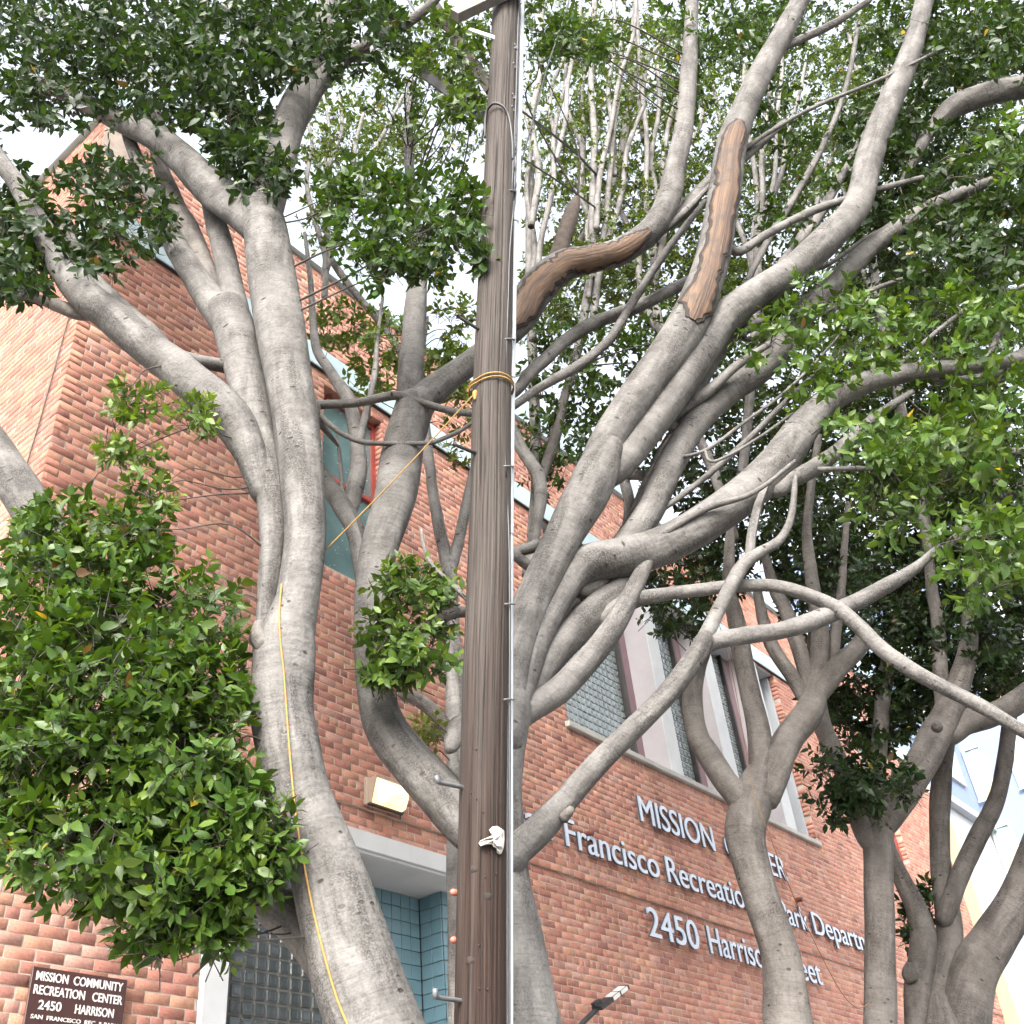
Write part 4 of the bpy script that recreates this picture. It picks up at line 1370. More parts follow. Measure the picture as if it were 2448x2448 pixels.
# left limb rising to the fork by the window
B.limb([(900, 1590, 66), (862, 1545, 80), (825, 1495, 90), (778, 1440, 86), (730, 1375, 80), (704, 1300, 68), (697, 1200, 58), (703, 1110, 62), (722, 1020, 72), (742, 950, 78), (757, 880, 80), (768, 815, 72), (776, 765, 66)], 5.0, 5.25, lump=.08)
B.limb([(770, 790, 50), (772, 740, 50), (776, 690, 46), (780, 631, 44), (786, 551, 40), (790, 500, 34), (780, 420, 26), (774, 340, 20), (770, 260, 16), (775, 150, 12)], 5.25, 5.4)
b_strip = B.limb([(772, 815, 66), (790, 765, 64), (830, 727, 54), (880, 690, 48), (930, 652, 50), (975, 605, 62), (1010, 548, 68), (1060, 504, 62), (1110, 490, 54), (1170, 474, 52), (1230, 432, 48), (1262, 372, 46), (1275, 310, 40), (1290, 240, 36), (1300, 130, 32), (1304, 50, 26), (1310, -60, 20)], 5.25, 5.5, lump=.03, seg=24)
B.limb([(1045, 505, 34), (1058, 460, 34), (1068, 430, 32), (1080, 395, 26), (1088, 376, 14)], 5.36, 5.3, mat=DEAD, lump=.12)
B.limb([(1230, 440, 30), (1290, 400, 26), (1330, 350, 22), (1400, 300, 18), (1480, 230, 12)], 5.45, 5.8)
B.limb([(1170, 480, 12), (1230, 445, 14), (1280, 410, 13), (1340, 350, 10)], 5.35, 5.5)
B.limb([(697, 1180, 30), (690, 1120, 34), (673, 1010, 37), (643, 950, 38), (620, 915, 32), (600, 880, 28), (570, 830, 22)], 5.25, 5.5)
B.limb([(655, 975, 30), (668, 926, 34), (677, 882, 32), (674, 838, 29), (668, 794, 28), (655, 750, 26), (632, 715, 22), (616, 690, 20), (598, 660, 17), (590, 600, 14), (585, 520, 10), (575, 440, 7)], 5.45, 5.8, mat=BARK_PALE)
B.limb([(676, 850, 16), (689, 785, 15), (700, 741, 13), (708, 697, 12), (712, 640, 8), (722, 560, 6)], 5.5, 5.7, mat=BARK_PALE)
B.limb([(648, 945, 8), (645, 905, 9), (641, 865, 8), (636, 822, 5)], 5.4, 5.4)
B.limb([(598, 790, 18), (596, 768, 22), (604, 764, 18), (673, 760, 17), (744, 746, 17), (790, 758, 15), (850, 775, 14), (900, 781, 14), (930, 785, 12)], 5.1, 5.2)
B.limb([(596, 768, 8), (602, 778, 10), (616, 796, 11), (647, 819, 11), (682, 833, 11), (726, 837, 10), (805, 836, 9), (832, 829, 9), (867, 813, 9), (900, 790, 8), (930, 760, 6)], 5.1, 5.1)
B.limb([(795, 1000, 6), (800, 1030, 7), (812, 1062, 8), (851, 1101, 9), (880, 1130, 9), (905, 1150, 10)], 4.7, 4.9, mat=BARK_PALE, attach=False)
B.limb([(910, 1160, 26), (880, 1156, 24), (855, 1156, 22), (836, 1163, 26), (824, 1166, 20)], 5.0, 4.75, mat=BARK_R, lump=.15)
B.limb([(880, 1380, 50), (868, 1370, 46), (858, 1385, 40), (853, 1400, 34), (850, 1410, 27)], 5.0, 4.85, lump=.12)
# right fan
B.limb([(948, 1400, 80), (958, 1310, 78), (975, 1225, 74), (1003, 1138, 70), (1054, 1030, 72), (1098, 945, 84), (1124, 892, 80), (1146, 845, 58)], 5.0, 5.2, lump=.05)
b_strip2 = B.limb([(1120, 890, 62), (1145, 835, 68), (1200, 752, 72), (1256, 675, 74), (1300, 605, 78), (1340, 500, 66), (1366, 375, 60), (1380, 276, 58), (1398, 220, 52), (1431, 147, 46), (1461, 92, 42), (1487, 44, 38), (1515, -10, 34), (1550, -90, 26)], 5.2, 5.6, lump=.03, seg=26)
B.limb([(1128, 900, 58), (1164, 880, 62), (1219, 815, 62), (1274, 738, 64), (1325, 660, 66), (1369, 598, 62), (1428, 552, 58), (1498, 507, 55), (1571, 441, 56), (1618, 386, 54), (1640, 300, 50), (1665, 225, 49), (1690, 165, 45), (1718, 100, 40), (1745, 0, 34), (1770, -80, 28)], 5.25, 6.0, lump=.05)
B.limb([(1100, 1110, 40), (1160, 1055, 50), (1222, 972, 52), (1259, 888, 53), (1314, 796, 53), (1369, 741, 54), (1443, 686, 54), (1516, 592, 48), (1570, 540, 42), (1640, 470, 36), (1720, 410, 30), (1800, 370, 24), (1900, 330, 16)], 5.3, 6.3, lump=.05)
B.limb([(950, 1390, 60), (985, 1290, 58), (1017, 1190, 62), (1068, 1100, 64), (1110, 1065, 74), (1182, 1050, 74), (1256, 1027, 71), (1332, 985, 72), (1406, 932, 73), (1461, 881, 72), (1509, 815, 62), (1560, 760, 50), (1640, 720, 42), (1740, 700, 36), (1850, 690, 30), (1960, 670, 24)], 5.0, 5.9, lump=.05)
B.limb([(1465, 925, 30), (1487, 908, 33), (1527, 888, 33), (1571, 859, 29), (1608, 826, 24), (1660, 780, 18), (1720, 740, 12)], 5.5, 5.8)
B.limb([(1540, 886, 11), (1600, 884, 10), (1663, 881, 9), (1710, 860, 7), (1760, 830, 5)], 5.55, 5.6)
B.limb([(955, 1380, 54), (985, 1325, 54), (1054, 1222, 60), (1127, 1148, 62), (1172, 1110, 46), (1200, 1060, 36), (1232, 1000, 30)], 5.08, 5.5)
B.limb([(1130, 1172, 34), (1158, 1152, 36), (1185, 1136, 34), (1234, 1124, 27), (1296, 1116, 25), (1406, 1105, 25), (1480, 1109, 25), (1571, 1142, 28), (1619, 1182, 29), (1663, 1226, 30), (1718, 1263, 29), (1773, 1292, 28), (1847, 1329, 27), (1932, 1380, 25), (1990, 1415, 22), (2060, 1460, 18)], 5.32, 5.0)
B.limb([(950, 1405, 60), (975, 1358, 52), (1054, 1303, 52), (1109, 1244, 48), (1157, 1182, 43), (1188, 1125, 36), (1220, 1060, 26)], 5.05, 5.3)
B.limb([(955, 1625, 70), (975, 1602, 64), (1000, 1580, 60), (1035, 1545, 56), (1062, 1516, 47), (1127, 1443, 44), (1182, 1387, 42), (1256, 1314, 40), (1311, 1240, 38), (1330, 1205, 34)], 4.95, 5.0)
px_tube('broken_stub', [(1062, 1545, 22, 4.93), (1075, 1530, 18, 4.9), (1079, 1524, 10, 4.9)], BARK_R, B.root, seg=10)
B.limb([(1295, 1258, 30), (1335, 1215, 35), (1406, 1200, 33), (1480, 1188, 33), (1553, 1164, 35), (1626, 1131, 33), (1690, 1095, 27), (1735, 1065, 18), (1770, 1030, 10)], 5.0, 5.4)
B.limb([(1318, 1228, 32), (1358, 1146, 28), (1398, 1072, 28), (1428, 1046, 22), (1472, 1017, 18), (1494, 970, 14), (1500, 900, 10)], 5.0, 5.3)
B.limb([(1415, 1060, 20), (1418, 1010, 20), (1430, 955, 17), (1445, 915, 13), (1460, 860, 8)], 5.2, 5.5)
# thinner crossing branches of the fan
for pts, D0, D1 in [([(960, 742, 20), (1005, 700, 24), (1070, 640, 26), (1130, 605, 26), (1200, 580, 24), (1280, 540, 22), (1350, 500, 14)], 5.5, 6.2),
                    ([(960, 770, 16), (1020, 730, 18), (1090, 690, 20), (1150, 640, 18), (1200, 560, 16), (1260, 470, 14), (1330, 380, 10)], 5.4, 6.0),
                    ([(1105, 1095, 14), (1135, 1072, 15), (1200, 1035, 16), (1256, 1005, 15), (1330, 960, 14), (1420, 930, 10), (1500, 870, 8)], 5.25, 5.25),
                    ([(960, 1180, 18), (985, 1130, 20), (1020, 1060, 20), (1060, 990, 18), (1085, 930, 14)], 5.4, 5.6),
                    ([(975, 1045, 22), (1010, 1030, 24), (1040, 1010, 20), (1085, 960, 16)], 5.4, 5.5),
                    ([(1262, 800, 20), (1290, 772, 21), (1340, 735, 22), (1390, 690, 18), (1450, 650, 12)], 5.55, 5.5),
                    ([(1390, 475, 18), (1450, 440, 16), (1540, 395, 16), (1650, 360, 14), (1740, 335, 10)], 5.5, 6.0),
                    ([(1455, 100, 14), (1520, 70, 16), (1580, 40, 14), (1640, 0, 12)], 5.6, 5.7),
                    ([(1380, 300, 10), (1450, 250, 9), (1540, 200, 8), (1660, 150, 7), (1780, 90, 5)], 5.6, 5.8),
                    ([(1330, 850, 7), (1400, 800, 7), (1480, 740, 6), (1560, 660, 5), (1640, 560, 4)], 5.4, 5.8),
                    ([(1350, 870, 6), (1440, 820, 6), (1540, 745, 5)], 5.4, 5.8)]:
    B.limb(pts, D0, D1)
for pts, D0, D1 in [([(990, 1240, 26), (1030, 1120, 30), (1085, 1010, 30), (1150, 910, 28), (1230, 800, 26), (1300, 710, 24), (1380, 640, 20), (1470, 590, 14)], 5.35, 5.9),
                    ([(1000, 1300, 24), (1060, 1180, 28), (1130, 1080, 30), (1190, 990, 28), (1230, 900, 26), (1270, 820, 22), (1330, 740, 16)], 5.45, 5.9),
                    ([(1180, 900, 20), (1188, 960, 22), (1170, 1060, 22)], 5.9, 5.9),
                    ([(1290, 800, 24), (1340, 690, 26), (1400, 600, 26), (1460, 520, 24), (1530, 430, 20), (1590, 330, 16), (1640, 240, 12)], 5.6, 6.2),
                    ([(1250, 960, 12), (1330, 900, 12), (1410, 830, 12), (1500, 740, 10), (1590, 660, 8)], 5.5, 5.9),
                    ([(1400, 560, 12), (1440, 470, 14), (1500, 370, 14), (1560, 260, 12), (1600, 150, 10), (1620, 40, 8)], 5.8, 6.2),
                    ([(1270, 400, 10), (1340, 330, 10), (1400, 240, 10), (1440, 150, 8), (1500, 60, 6)], 5.7, 6.0),
                    ([(1480, 520, 9), (1560, 500, 9), (1650, 440, 8), (1760, 400, 6)], 5.8, 6.2),
                    ([(1420, 640, 10), (1530, 600, 10), (1650, 545, 9), (1780, 500, 6)], 5.8, 6.2)]:
    B.limb(pts, D0, D1)
B.limb([(1700, 690, 8), (1750, 640, 8), (1830, 580, 7), (1930, 540, 6)], 5.9, 6.1)

def stripped(tree, branch, limbpts, D0, D1, span, half, jit=.12, shift=0.0):
    """bark torn off: dark torn rim and bare wood lying on the limb's street side"""
    L = np.concatenate([[0], np.cumsum([math.dist(a[:2], b[:2]) for a, b in zip(limbpts, limbpts[1:])])]); L /= L[-1]
    q, r = [], []
    for (x, y, w), f in zip(limbpts, L):
        p, k = P(x, y, D0 + (D1 - D0) * f); q.append(p); r.append(w * k / 2)
    m = catmull(np.hstack([np.array(q), np.array(r)[:, None]]), 14)
    uvp, _ = project(m[:, :3])
    i0 = int(np.argmin(np.linalg.norm(uvp - np.array(span[0]), axis=1))); i1 = int(np.argmin(np.linalg.norm(uvp - np.array(span[1]), axis=1)))
    c, rr = m[i0:i1 + 1, :3], m[i0:i1 + 1, 3]
    T = np.gradient(c, axis=0); T /= np.linalg.norm(T, axis=1)[:, None]
    n = CAM - c; n -= T * np.einsum('ij,ij->i', n, T)[:, None]; n /= np.linalg.norm(n, axis=1)[:, None]
    b = np.cross(T, n)
    nn = len(c); t = np.linspace(0, 1, nn)
    rs = np.random.default_rng(3)
    prof = np.clip(np.minimum(t, 1 - t) * 9, .06, 1) ** .6
    wob = lambda: .20 * np.sin(t * rs.uniform(9, 14) + rs.uniform(0, 6)) + .12 * np.sin(t * rs.uniform(24, 34) + rs.uniform(0, 6)) + rs.normal(0, .12, nn)
    e0 = half * prof * (1 + wob())
    e1 = half * prof * (1 + wob())
    e0, e1 = np.clip(e0, .05, 1.35), np.clip(e1, .05, 1.35)
    for nm, mat, ex, off in (('torn_bark_edge', RIM, .22, .0035), ('bare_wood', BARE, 0, .0065)):
        S = 13
        V, U = [], []
        for j in range(S):
            f = j / (S - 1)
            a = shift + (-(e0 + ex) + f * (e0 + e1 + 2 * ex))
            V.append(c + (rr * 1.035 + off)[:, None] * (np.cos(a)[:, None] * n + np.sin(a)[:, None] * b)); U.append(np.stack([a * rr.mean(), t * nn * .02], 1))
        for edge in (0, S - 1):
            pass
        V, U = np.array(V), np.array(U)
        inner = c[None] + (V[[0, -1]] - c[None]) * .86
        V = np.concatenate([inner[:1], V, inner[1:]]); U = np.concatenate([U[:1], U, U[-1:]])
        S2 = S + 2
        idx = np.arange(S2)[:, None] * nn + np.arange(nn)[None]
        f = np.stack([idx[:-1, :-1], idx[1:, :-1], idx[1:, 1:], idx[:-1, 1:]], -1).reshape(-1)
        o = link(nm, mesh_np(nm, V.reshape(-1, 3), f, [4] * (len(f) // 4), uv=U.reshape(-1, 2)), mat, branch, smooth=True)
stripped(B, b_strip, [(772, 815, 66), (790, 765, 64), (830, 727, 54), (880, 690, 48), (930, 652, 50), (975, 605, 62), (1010, 548, 68), (1060, 504, 62), (1110, 490, 54), (1170, 474, 52), (1230, 432, 48), (1262, 372, 46), (1275, 310, 40), (1290, 240, 36), (1300, 130, 32), (1304, 50, 26), (1310, -60, 20)], 5.25, 5.5, ((945, 640), (1215, 445)), .68, shift=-.1)
stripped(B, b_strip2, [(1120, 890, 62), (1145, 835, 68), (1200, 752, 72), (1256, 675, 74), (1300, 605, 78), (1340, 500, 66), (1366, 375, 60), (1380, 276, 58), (1398, 220, 52), (1431, 147, 46), (1461, 92, 42), (1487, 44, 38), (1515, -10, 34), (1550, -90, 26)], 5.2, 5.6, ((1285, 625), (1384, 248)), .62, shift=.08)
for c in [(770, 1105, 65, 50, 4.75, .2, 26), (728, 1200, 45, 60, 4.75, .2, 20), (790, 1225, 75, 65, 4.75, .22, 36), (842, 1140, 35, 60, 4.8, .16, 10), (740, 1275, 42, 25, 4.75, .15, 8), (705, 1260, 22, 40, 4.75, .12, 6)]:
    B.clump(*c, tone=(.046, .09, .018), young=.5, L=.074)
for c in [(1075, 80, 85, 45, 4.9, .25, 38), (1050, 45, 60, 30, 4.9, .2, 12), (1130, 85, 45, 35, 4.9, .2, 10)]:
    B.clump(*c, tone=(.040, .082, .018), young=.3, L=.078)
for c in [(840, 130, 60, 60, 4.5, .3, 12), (885, 190, 35, 50, 4.35, .2, 8), (760, 190, 70, 80, 4.9, .4, 16), (860, 55, 60, 50, 4.35, .2, 16), (800, 80, 60, 60, 4.5, .25, 16), (890, 120, 45, 50, 4.2, .15, 12), (870, 200, 50, 40, 4.2, .15, 12), (990, 10, 50, 25, 4.3, .2, 8)]:
    B.clump(*c, tone=(.045, .085, .018), young=.5, L=.075, links=2)
for c in [(1350, 50, 120, 80, 5.8, .5, 55), (1450, 30, 110, 70, 5.9, .5, 40), (1470, 200, 60, 90, 6.0, .4, 16), (1560, 300, 80, 60, 6.1, .4, 16), (1480, 420, 70, 45, 6.0, .4, 14), (1290, 170, 50, 80, 6.0, .5, 16)]:
    B.clump(*c, tone=(.034, .07, .016), young=.2, L=.09, links=1)
for c in [(1560, 560, 90, 60, 5.6, .4, 26), (1470, 640, 80, 70, 5.5, .35, 22), (1650, 640, 130, 90, 5.7, .5, 46), (1830, 620, 120, 110, 5.7, .5, 50), (1560, 760, 70, 60, 5.6, .4, 18), (1660, 830, 110, 75, 5.5, .45, 36), (1790, 840, 110, 100, 5.5, .5, 48), (1890, 800, 70, 120, 5.6, .4, 26), (1850, 1050, 100, 110, 5.4, .4, 38), (1700, 960, 100, 80, 5.5, .4, 18), (1900, 280, 50, 70, 5.6, .4, 14)]:
    B.clump(*c[:6], int(c[6] * .75), tone=(.050, .10, .017), young=.6, L=.098, links=2)
B.finish(300)

# ---- trees C, D, E further along the sidewalk
C = Tree('slender fig with a Y fork in front of the raised lettering', (1500, 2300), 6.7, bark=BARK_R, bx=(6.5, -2.95))
C.limb([(1500, 1985, 92), (1487, 1932, 88), (1474, 1810, 73), (1437, 1700, 70), (1411, 1608, 75), (1407, 1566, 80), (1420, 1510, 76), (1432, 1470, 62)], 6.7, 6.75, 'trunk', ground=True)
C.limb([(1418, 1545, 50), (1397, 1510, 50), (1365, 1470, 47), (1335, 1425, 46), (1315, 1387, 41), (1308, 1314, 37), (1318, 1260, 28), (1330, 1225, 24), (1350, 1160, 16)], 6.7, 6.8)
C.limb([(1425, 1530, 54), (1436, 1470, 54), (1438, 1430, 50), (1432, 1376, 45), (1417, 1314, 39), (1402, 1251, 37), (1393, 1195, 34), (1384, 1150, 30), (1375, 1100, 24), (1380, 1000, 18), (1400, 900, 14)], 6.75, 7.1)
C.limb([(1440, 1500, 60), (1463, 1445, 60), (1490, 1390, 56), (1525, 1345, 54), (1541, 1300, 42), (1546, 1250, 37), (1545, 1182, 33), (1531, 1090, 25), (1523, 1000, 19), (1530, 920, 15), (1545, 820, 12)], 6.75, 7.1)
C.limb([(1535, 1320, 32), (1523, 1274, 31), (1500, 1200, 29), (1480, 1146, 26), (1461, 1110, 22), (1440, 1040, 16)], 6.85, 7.2)
C.limb([(1528, 1335, 28), (1500, 1285, 28), (1457, 1219, 26), (1439, 1164, 22), (1428, 1110, 18)], 6.85, 7.2)
C.limb([(1540, 1310, 40), (1562, 1282, 42), (1592, 1250, 40), (1619, 1222, 36), (1628, 1195, 27), (1615, 1172, 20), (1598, 1150, 14)], 6.85, 6.9)
C.limb([(1555, 1290, 24), (1570, 1240, 24), (1577, 1190, 22), (1586, 1130, 18), (1592, 1050, 14), (1600, 950, 10)], 6.9, 7.2)
for c in [(1290, 1180, 55, 35, 6.6, .2, 14), (1235, 1150, 35, 22, 6.6, .2, 5)]:
    C.clump(*c, tone=DARKG, young=.2, L=.075)
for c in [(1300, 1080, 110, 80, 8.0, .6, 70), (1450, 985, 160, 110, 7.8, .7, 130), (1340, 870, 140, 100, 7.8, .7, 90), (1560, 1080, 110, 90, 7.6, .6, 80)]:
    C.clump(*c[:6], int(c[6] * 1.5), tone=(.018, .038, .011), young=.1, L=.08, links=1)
sheaf(C, 7.1, [[(1384, 1010, 20), (1350, 900, 20), (1300, 780, 19), (1255, 660, 18), (1238, 580, 18)], stem(1240, 620, 1160, 380, 16, 10), [(1075, 480, 12), (1105, 440, 14), (1140, 385, 15), (1165, 330, 16), (1178, 260, 15), (1195, 160, 14), (1225, 110, 10), (1260, 70, 8)], stem(1238, 560, 1240, 120, 14, 7), stem(1236, 520, 1285, 60, 14, 6), stem(1230, 480, 1200, -60, 12, 6), stem(1240, 460, 1330, 180, 12, 6), stem(1215, 260, 1200, -60, 13, 8)],
      [(1230, 330, 80, 140, 7.6, .4, 40), (1240, 130, 80, 130, 7.6, .4, 40), (1300, 420, 80, 110, 7.6, .4, 34), (1200, 560, 80, 70, 7.5, .4, 24), (1330, 250, 70, 130, 7.6, .4, 30)], YG, .062, BARK_PALE)
sheaf(C, 7.2, [[(1398, 920, 18), (1410, 800, 18), (1422, 660, 18), (1430, 520, 17)], stem(1430, 560, 1405, 120, 14, 7), stem(1430, 520, 1455, 150, 16, 8), stem(1432, 480, 1520, 120, 14, 6), stem(1425, 560, 1345, 160, 12, 6), stem(1440, 420, 1500, -40, 10, 5), stem(1430, 620, 1600, 240, 14, 7)],
      [(1420, 330, 90, 150, 7.8, .5, 44), (1500, 330, 90, 130, 7.8, .5, 40), (1400, 560, 90, 90, 7.7, .4, 40), (1560, 200, 90, 120, 7.8, .5, 36), (1440, 130, 90, 110, 7.8, .5, 30), (1600, 100, 90, 110, 7.8, .5, 30)], (.07, .115, .024), .065, BARK_PALE)
for c in [(1030, 80, 80, 130, 8.6, .5, 70), (1130, 120, 100, 150, 8.8, .5, 90), (1260, 110, 110, 150, 8.8, .5, 110), (1390, 110, 110, 150, 8.8, .5, 110), (1060, 300, 90, 130, 8.6, .5, 60), (1190, 330, 110, 140, 8.8, .5, 80), (1320, 340, 110, 150, 8.8, .5, 100), (1450, 340, 110, 150, 8.8, .5, 100), (1090, 520, 110, 110, 8.6, .4, 90), (1240, 540, 110, 110, 8.8, .4, 90), (1390, 560, 110, 110, 8.8, .4, 100), (1310, 720, 120, 100, 8.6, .4, 90), (1440, 740, 110, 110, 8.6, .4, 90), (690, 210, 110, 120, 8.0, .4, 80), (830, 240, 100, 130, 8.2, .4, 80), (620, 330, 80, 90, 8.0, .4, 30), (760, 90, 110, 100, 8.2, .4, 50), (900, 100, 80, 110, 8.2, .4, 50)]:
    C.clump(*c[:5], c[5] * 1.6, c[6], tone=(.046, .078, .018), young=.25, L=.088, links=0, gaps=.25)
C.finish(160)

Dt = Tree('straight fig trunk leaning apart into arms at the end of the lettering', (1665, 2300), 8.2, bark=BARK_R, bx=(8.3, -2.95))
Dt.limb([(1662, 1985, 64), (1660, 1932, 60), (1659, 1810, 57), (1659, 1700, 56), (1659, 1608, 56), (1657, 1550, 62), (1668, 1520, 58)], 8.2, 8.25, 'trunk', ground=True)
Dt.limb([(1668, 1550, 52), (1692, 1508, 61), (1737, 1443, 59), (1766, 1387, 57), (1790, 1343, 52), (1810, 1290, 42), (1825, 1230, 36), (1832, 1150, 28), (1840, 1050, 20)], 8.2, 8.5)
Dt.limb([(1640, 1590, 34), (1624, 1555, 37), (1606, 1498, 33), (1579, 1428, 34), (1553, 1369, 34), (1541, 1310, 32), (1535, 1240, 26), (1540, 1150, 20)], 8.2, 8.0)
Dt.limb([(1790, 1385, 44), (1820, 1362, 50), (1865, 1350, 47), (1910, 1330, 45), (1965, 1290, 40), (2040, 1230, 34)], 8.35, 8.6)
Dt.limb([(1785, 1350, 32), (1775, 1274, 30), (1770, 1182, 26), (1759, 1120, 22), (1750, 1020, 16), (1745, 900, 12)], 8.4, 8.8)
Dt.limb([(1655, 1500, 26), (1660, 1400, 30), (1668, 1300, 30), (1690, 1200, 30), (1740, 1060, 26), (1765, 960, 22), (1790, 860, 18)], 8.9, 9.2)
px_tube('knot', [(1768, 1372, 22, 8.05), (1766, 1371, 14, 7.98), (1766, 1371, 8, 7.97)], BARK_R, Dt.root, seg=12)
for c in [(1590, 1460, 85, 60, 7.9, .25, 26), (1640, 1490, 80, 60, 7.9, .25, 26), (1575, 1520, 50, 40, 7.9, .2, 9), (1700, 1470, 30, 50, 8.0, .2, 8)]:
    Dt.clump(*c, tone=DARKG, young=.12, L=.085)
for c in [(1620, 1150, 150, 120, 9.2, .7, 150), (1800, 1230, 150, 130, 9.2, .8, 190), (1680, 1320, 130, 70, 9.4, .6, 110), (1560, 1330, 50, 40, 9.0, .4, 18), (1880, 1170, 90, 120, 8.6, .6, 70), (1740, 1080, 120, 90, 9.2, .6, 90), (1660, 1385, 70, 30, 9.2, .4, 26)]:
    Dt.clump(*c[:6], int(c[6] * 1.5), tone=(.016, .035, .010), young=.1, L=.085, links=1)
sheaf(Dt, 8.6, [[(1750, 1030, 18), (1720, 860, 19), (1680, 680, 19), (1650, 520, 18), (1640, 430, 16)], stem(1640, 480, 1600, 60, 14, 7), stem(1640, 460, 1680, 60, 14, 7), stem(1645, 420, 1760, 100, 12, 6), stem(1650, 560, 1560, 300, 12, 6)],
      [(1640, 480, 100, 110, 9.0, .5, 50), (1700, 640, 110, 110, 9, .5, 54), (1600, 700, 100, 80, 9, .5, 40), (1780, 560, 110, 130, 9, .5, 54), (1650, 180, 100, 130, 9, .5, 40), (1850, 700, 90, 130, 9, .5, 40), (1720, 880, 130, 100, 9, .5, 60), (1860, 950, 80, 110, 9, .5, 40)], (.05, .09, .022), .078, BARK_PALE)
for c in [(1540, 110, 110, 150, 9.6, .5, 110), (1680, 110, 110, 150, 9.6, .5, 110), (1820, 110, 110, 150, 9.6, .5, 120), (1920, 200, 80, 200, 9.4, .5, 80), (1580, 340, 110, 140, 9.6, .5, 100), (1720, 340, 110, 140, 9.6, .5, 110), (1850, 380, 110, 140, 9.6, .5, 110), (1540, 560, 110, 110, 9.6, .5, 90), (1670, 580, 110, 120, 9.6, .5, 100), (1810, 600, 110, 120, 9.6, .5, 110), (1920, 620, 80, 200, 9.4, .5, 90), (1560, 780, 110, 110, 9.6, .5, 100), (1690, 800, 110, 120, 9.6, .5, 110), (1820, 830, 110, 130, 9.6, .5, 120), (1600, 950, 120, 100, 9.6, .5, 110), (1760, 980, 120, 110, 9.6, .5, 120), (1900, 980, 90, 150, 9.4, .5, 100), (1480, 880, 100, 90, 9.4, .5, 80)]:
    Dt.clump(*c[:5], c[5] * 1.6, c[6], tone=(.032, .058, .015), young=.2, L=.10, links=0, gaps=.2)
Dt.finish(160)

Et = Tree('many stemmed fig at the far right in front of the pale building', (1800, 2250), 9.8, bark=BARK_R, bx=(10.2, -2.95))
Et.limb([(1790, 2060, 150), (1782, 2000, 150), (1775, 1950, 110), (1768, 1900, 70)], 9.8, 9.8, 'trunk', ground=True)
Et.limb([(1757, 1985, 62), (1766, 1884, 60), (1790, 1780, 52), (1790, 1730, 46), (1776, 1640, 37), (1773, 1516, 37), (1784, 1406, 34), (1796, 1330, 28), (1810, 1240, 20)], 9.8, 9.9)
Et.limb([(1785, 1730, 34), (1808, 1660, 35), (1840, 1590, 34), (1884, 1498, 31), (1902, 1387, 27), (1907, 1330, 24), (1920, 1240, 18)], 9.75, 9.8)
Et.limb([(1737, 1985, 50), (1733, 1880, 54), (1742, 1800, 52), (1742, 1760, 48), (1728, 1714, 39), (1702, 1660, 31), (1682, 1610, 26), (1660, 1540, 20)], 9.8, 9.7)
px_tube('burl', [(1722, 1850, 26, 9.7), (1716, 1838, 30, 9.68), (1718, 1820, 18, 9.7)], BARK_R, Et.root, seg=10)
Et.limb([(1815, 1990, 96), (1829, 1850, 88), (1873, 1775, 80), (1920, 1700, 72), (1958, 1600, 62), (1990, 1480, 52), (2020, 1350, 44)], 9.8, 9.6)
for c in [(1735, 1695, 35, 32, 9.9, .2, 9), (1705, 1755, 20, 36, 9.9, .2, 5), (1745, 1725, 20, 20, 9.9, .2, 3)]:
    Et.clump(*c, tone=DARKG, young=.12, L=.09)
for c in [(1900, 1290, 60, 50, 9.6, .4, 30), (1990, 1200, 90, 120, 9.6, .6, 50)]:
    Et.clump(*c, tone=DARKG, young=.15, L=.09, links=2)
Et.finish(60)

# ---- tree F: reaching in from the right, nearer the street
Ft = Tree('leafy fig reaching in over the upper right corner', (2300, 2400), 6.5, bx=(8.6, -4.6 + 1.0), bark=BARK)
Ft.limb([(2290, 1500, 80), (2200, 1000, 70), (2080, 760, 60), (1990, 655, 52), (1932, 680, 46), (1850, 706, 40), (1780, 712, 30), (1700, 700, 22)], 6.4, 6.2, 'trunk', ground=True)
Ft.limb([(2180, 900, 50), (2120, 500, 54), (2060, 230, 54), (1990, 150, 50), (1932, 165, 47), (1870, 175, 46), (1800, 200, 40), (1760, 240, 26), (1725, 300, 18), (1700, 350, 12)], 6.3, 6.2)
Ft.limb([(2150, 900, 30), (2050, 850, 26), (1932, 918, 25), (1870, 965, 23), (1810, 1010, 18), (1740, 1060, 12)], 6.3, 6.1)
Ft.limb([(2100, 820, 26), (2000, 850, 20), (1930, 853, 16), (1850, 850, 14), (1800, 852, 10)], 6.3, 6.1)
Ft.limb([(1990, 480, 16), (1930, 560, 16), (1880, 640, 14), (1840, 720, 10)], 6.3, 6.0)
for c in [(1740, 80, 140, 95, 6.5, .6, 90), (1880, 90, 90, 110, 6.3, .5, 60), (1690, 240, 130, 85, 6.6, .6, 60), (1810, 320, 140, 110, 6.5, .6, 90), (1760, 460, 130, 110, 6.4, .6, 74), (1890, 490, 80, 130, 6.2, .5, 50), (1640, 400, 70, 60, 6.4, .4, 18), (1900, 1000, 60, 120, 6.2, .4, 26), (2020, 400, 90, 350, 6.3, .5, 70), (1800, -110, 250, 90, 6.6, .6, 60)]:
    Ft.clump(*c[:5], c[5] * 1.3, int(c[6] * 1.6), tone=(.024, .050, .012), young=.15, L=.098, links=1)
Ft.finish(160)

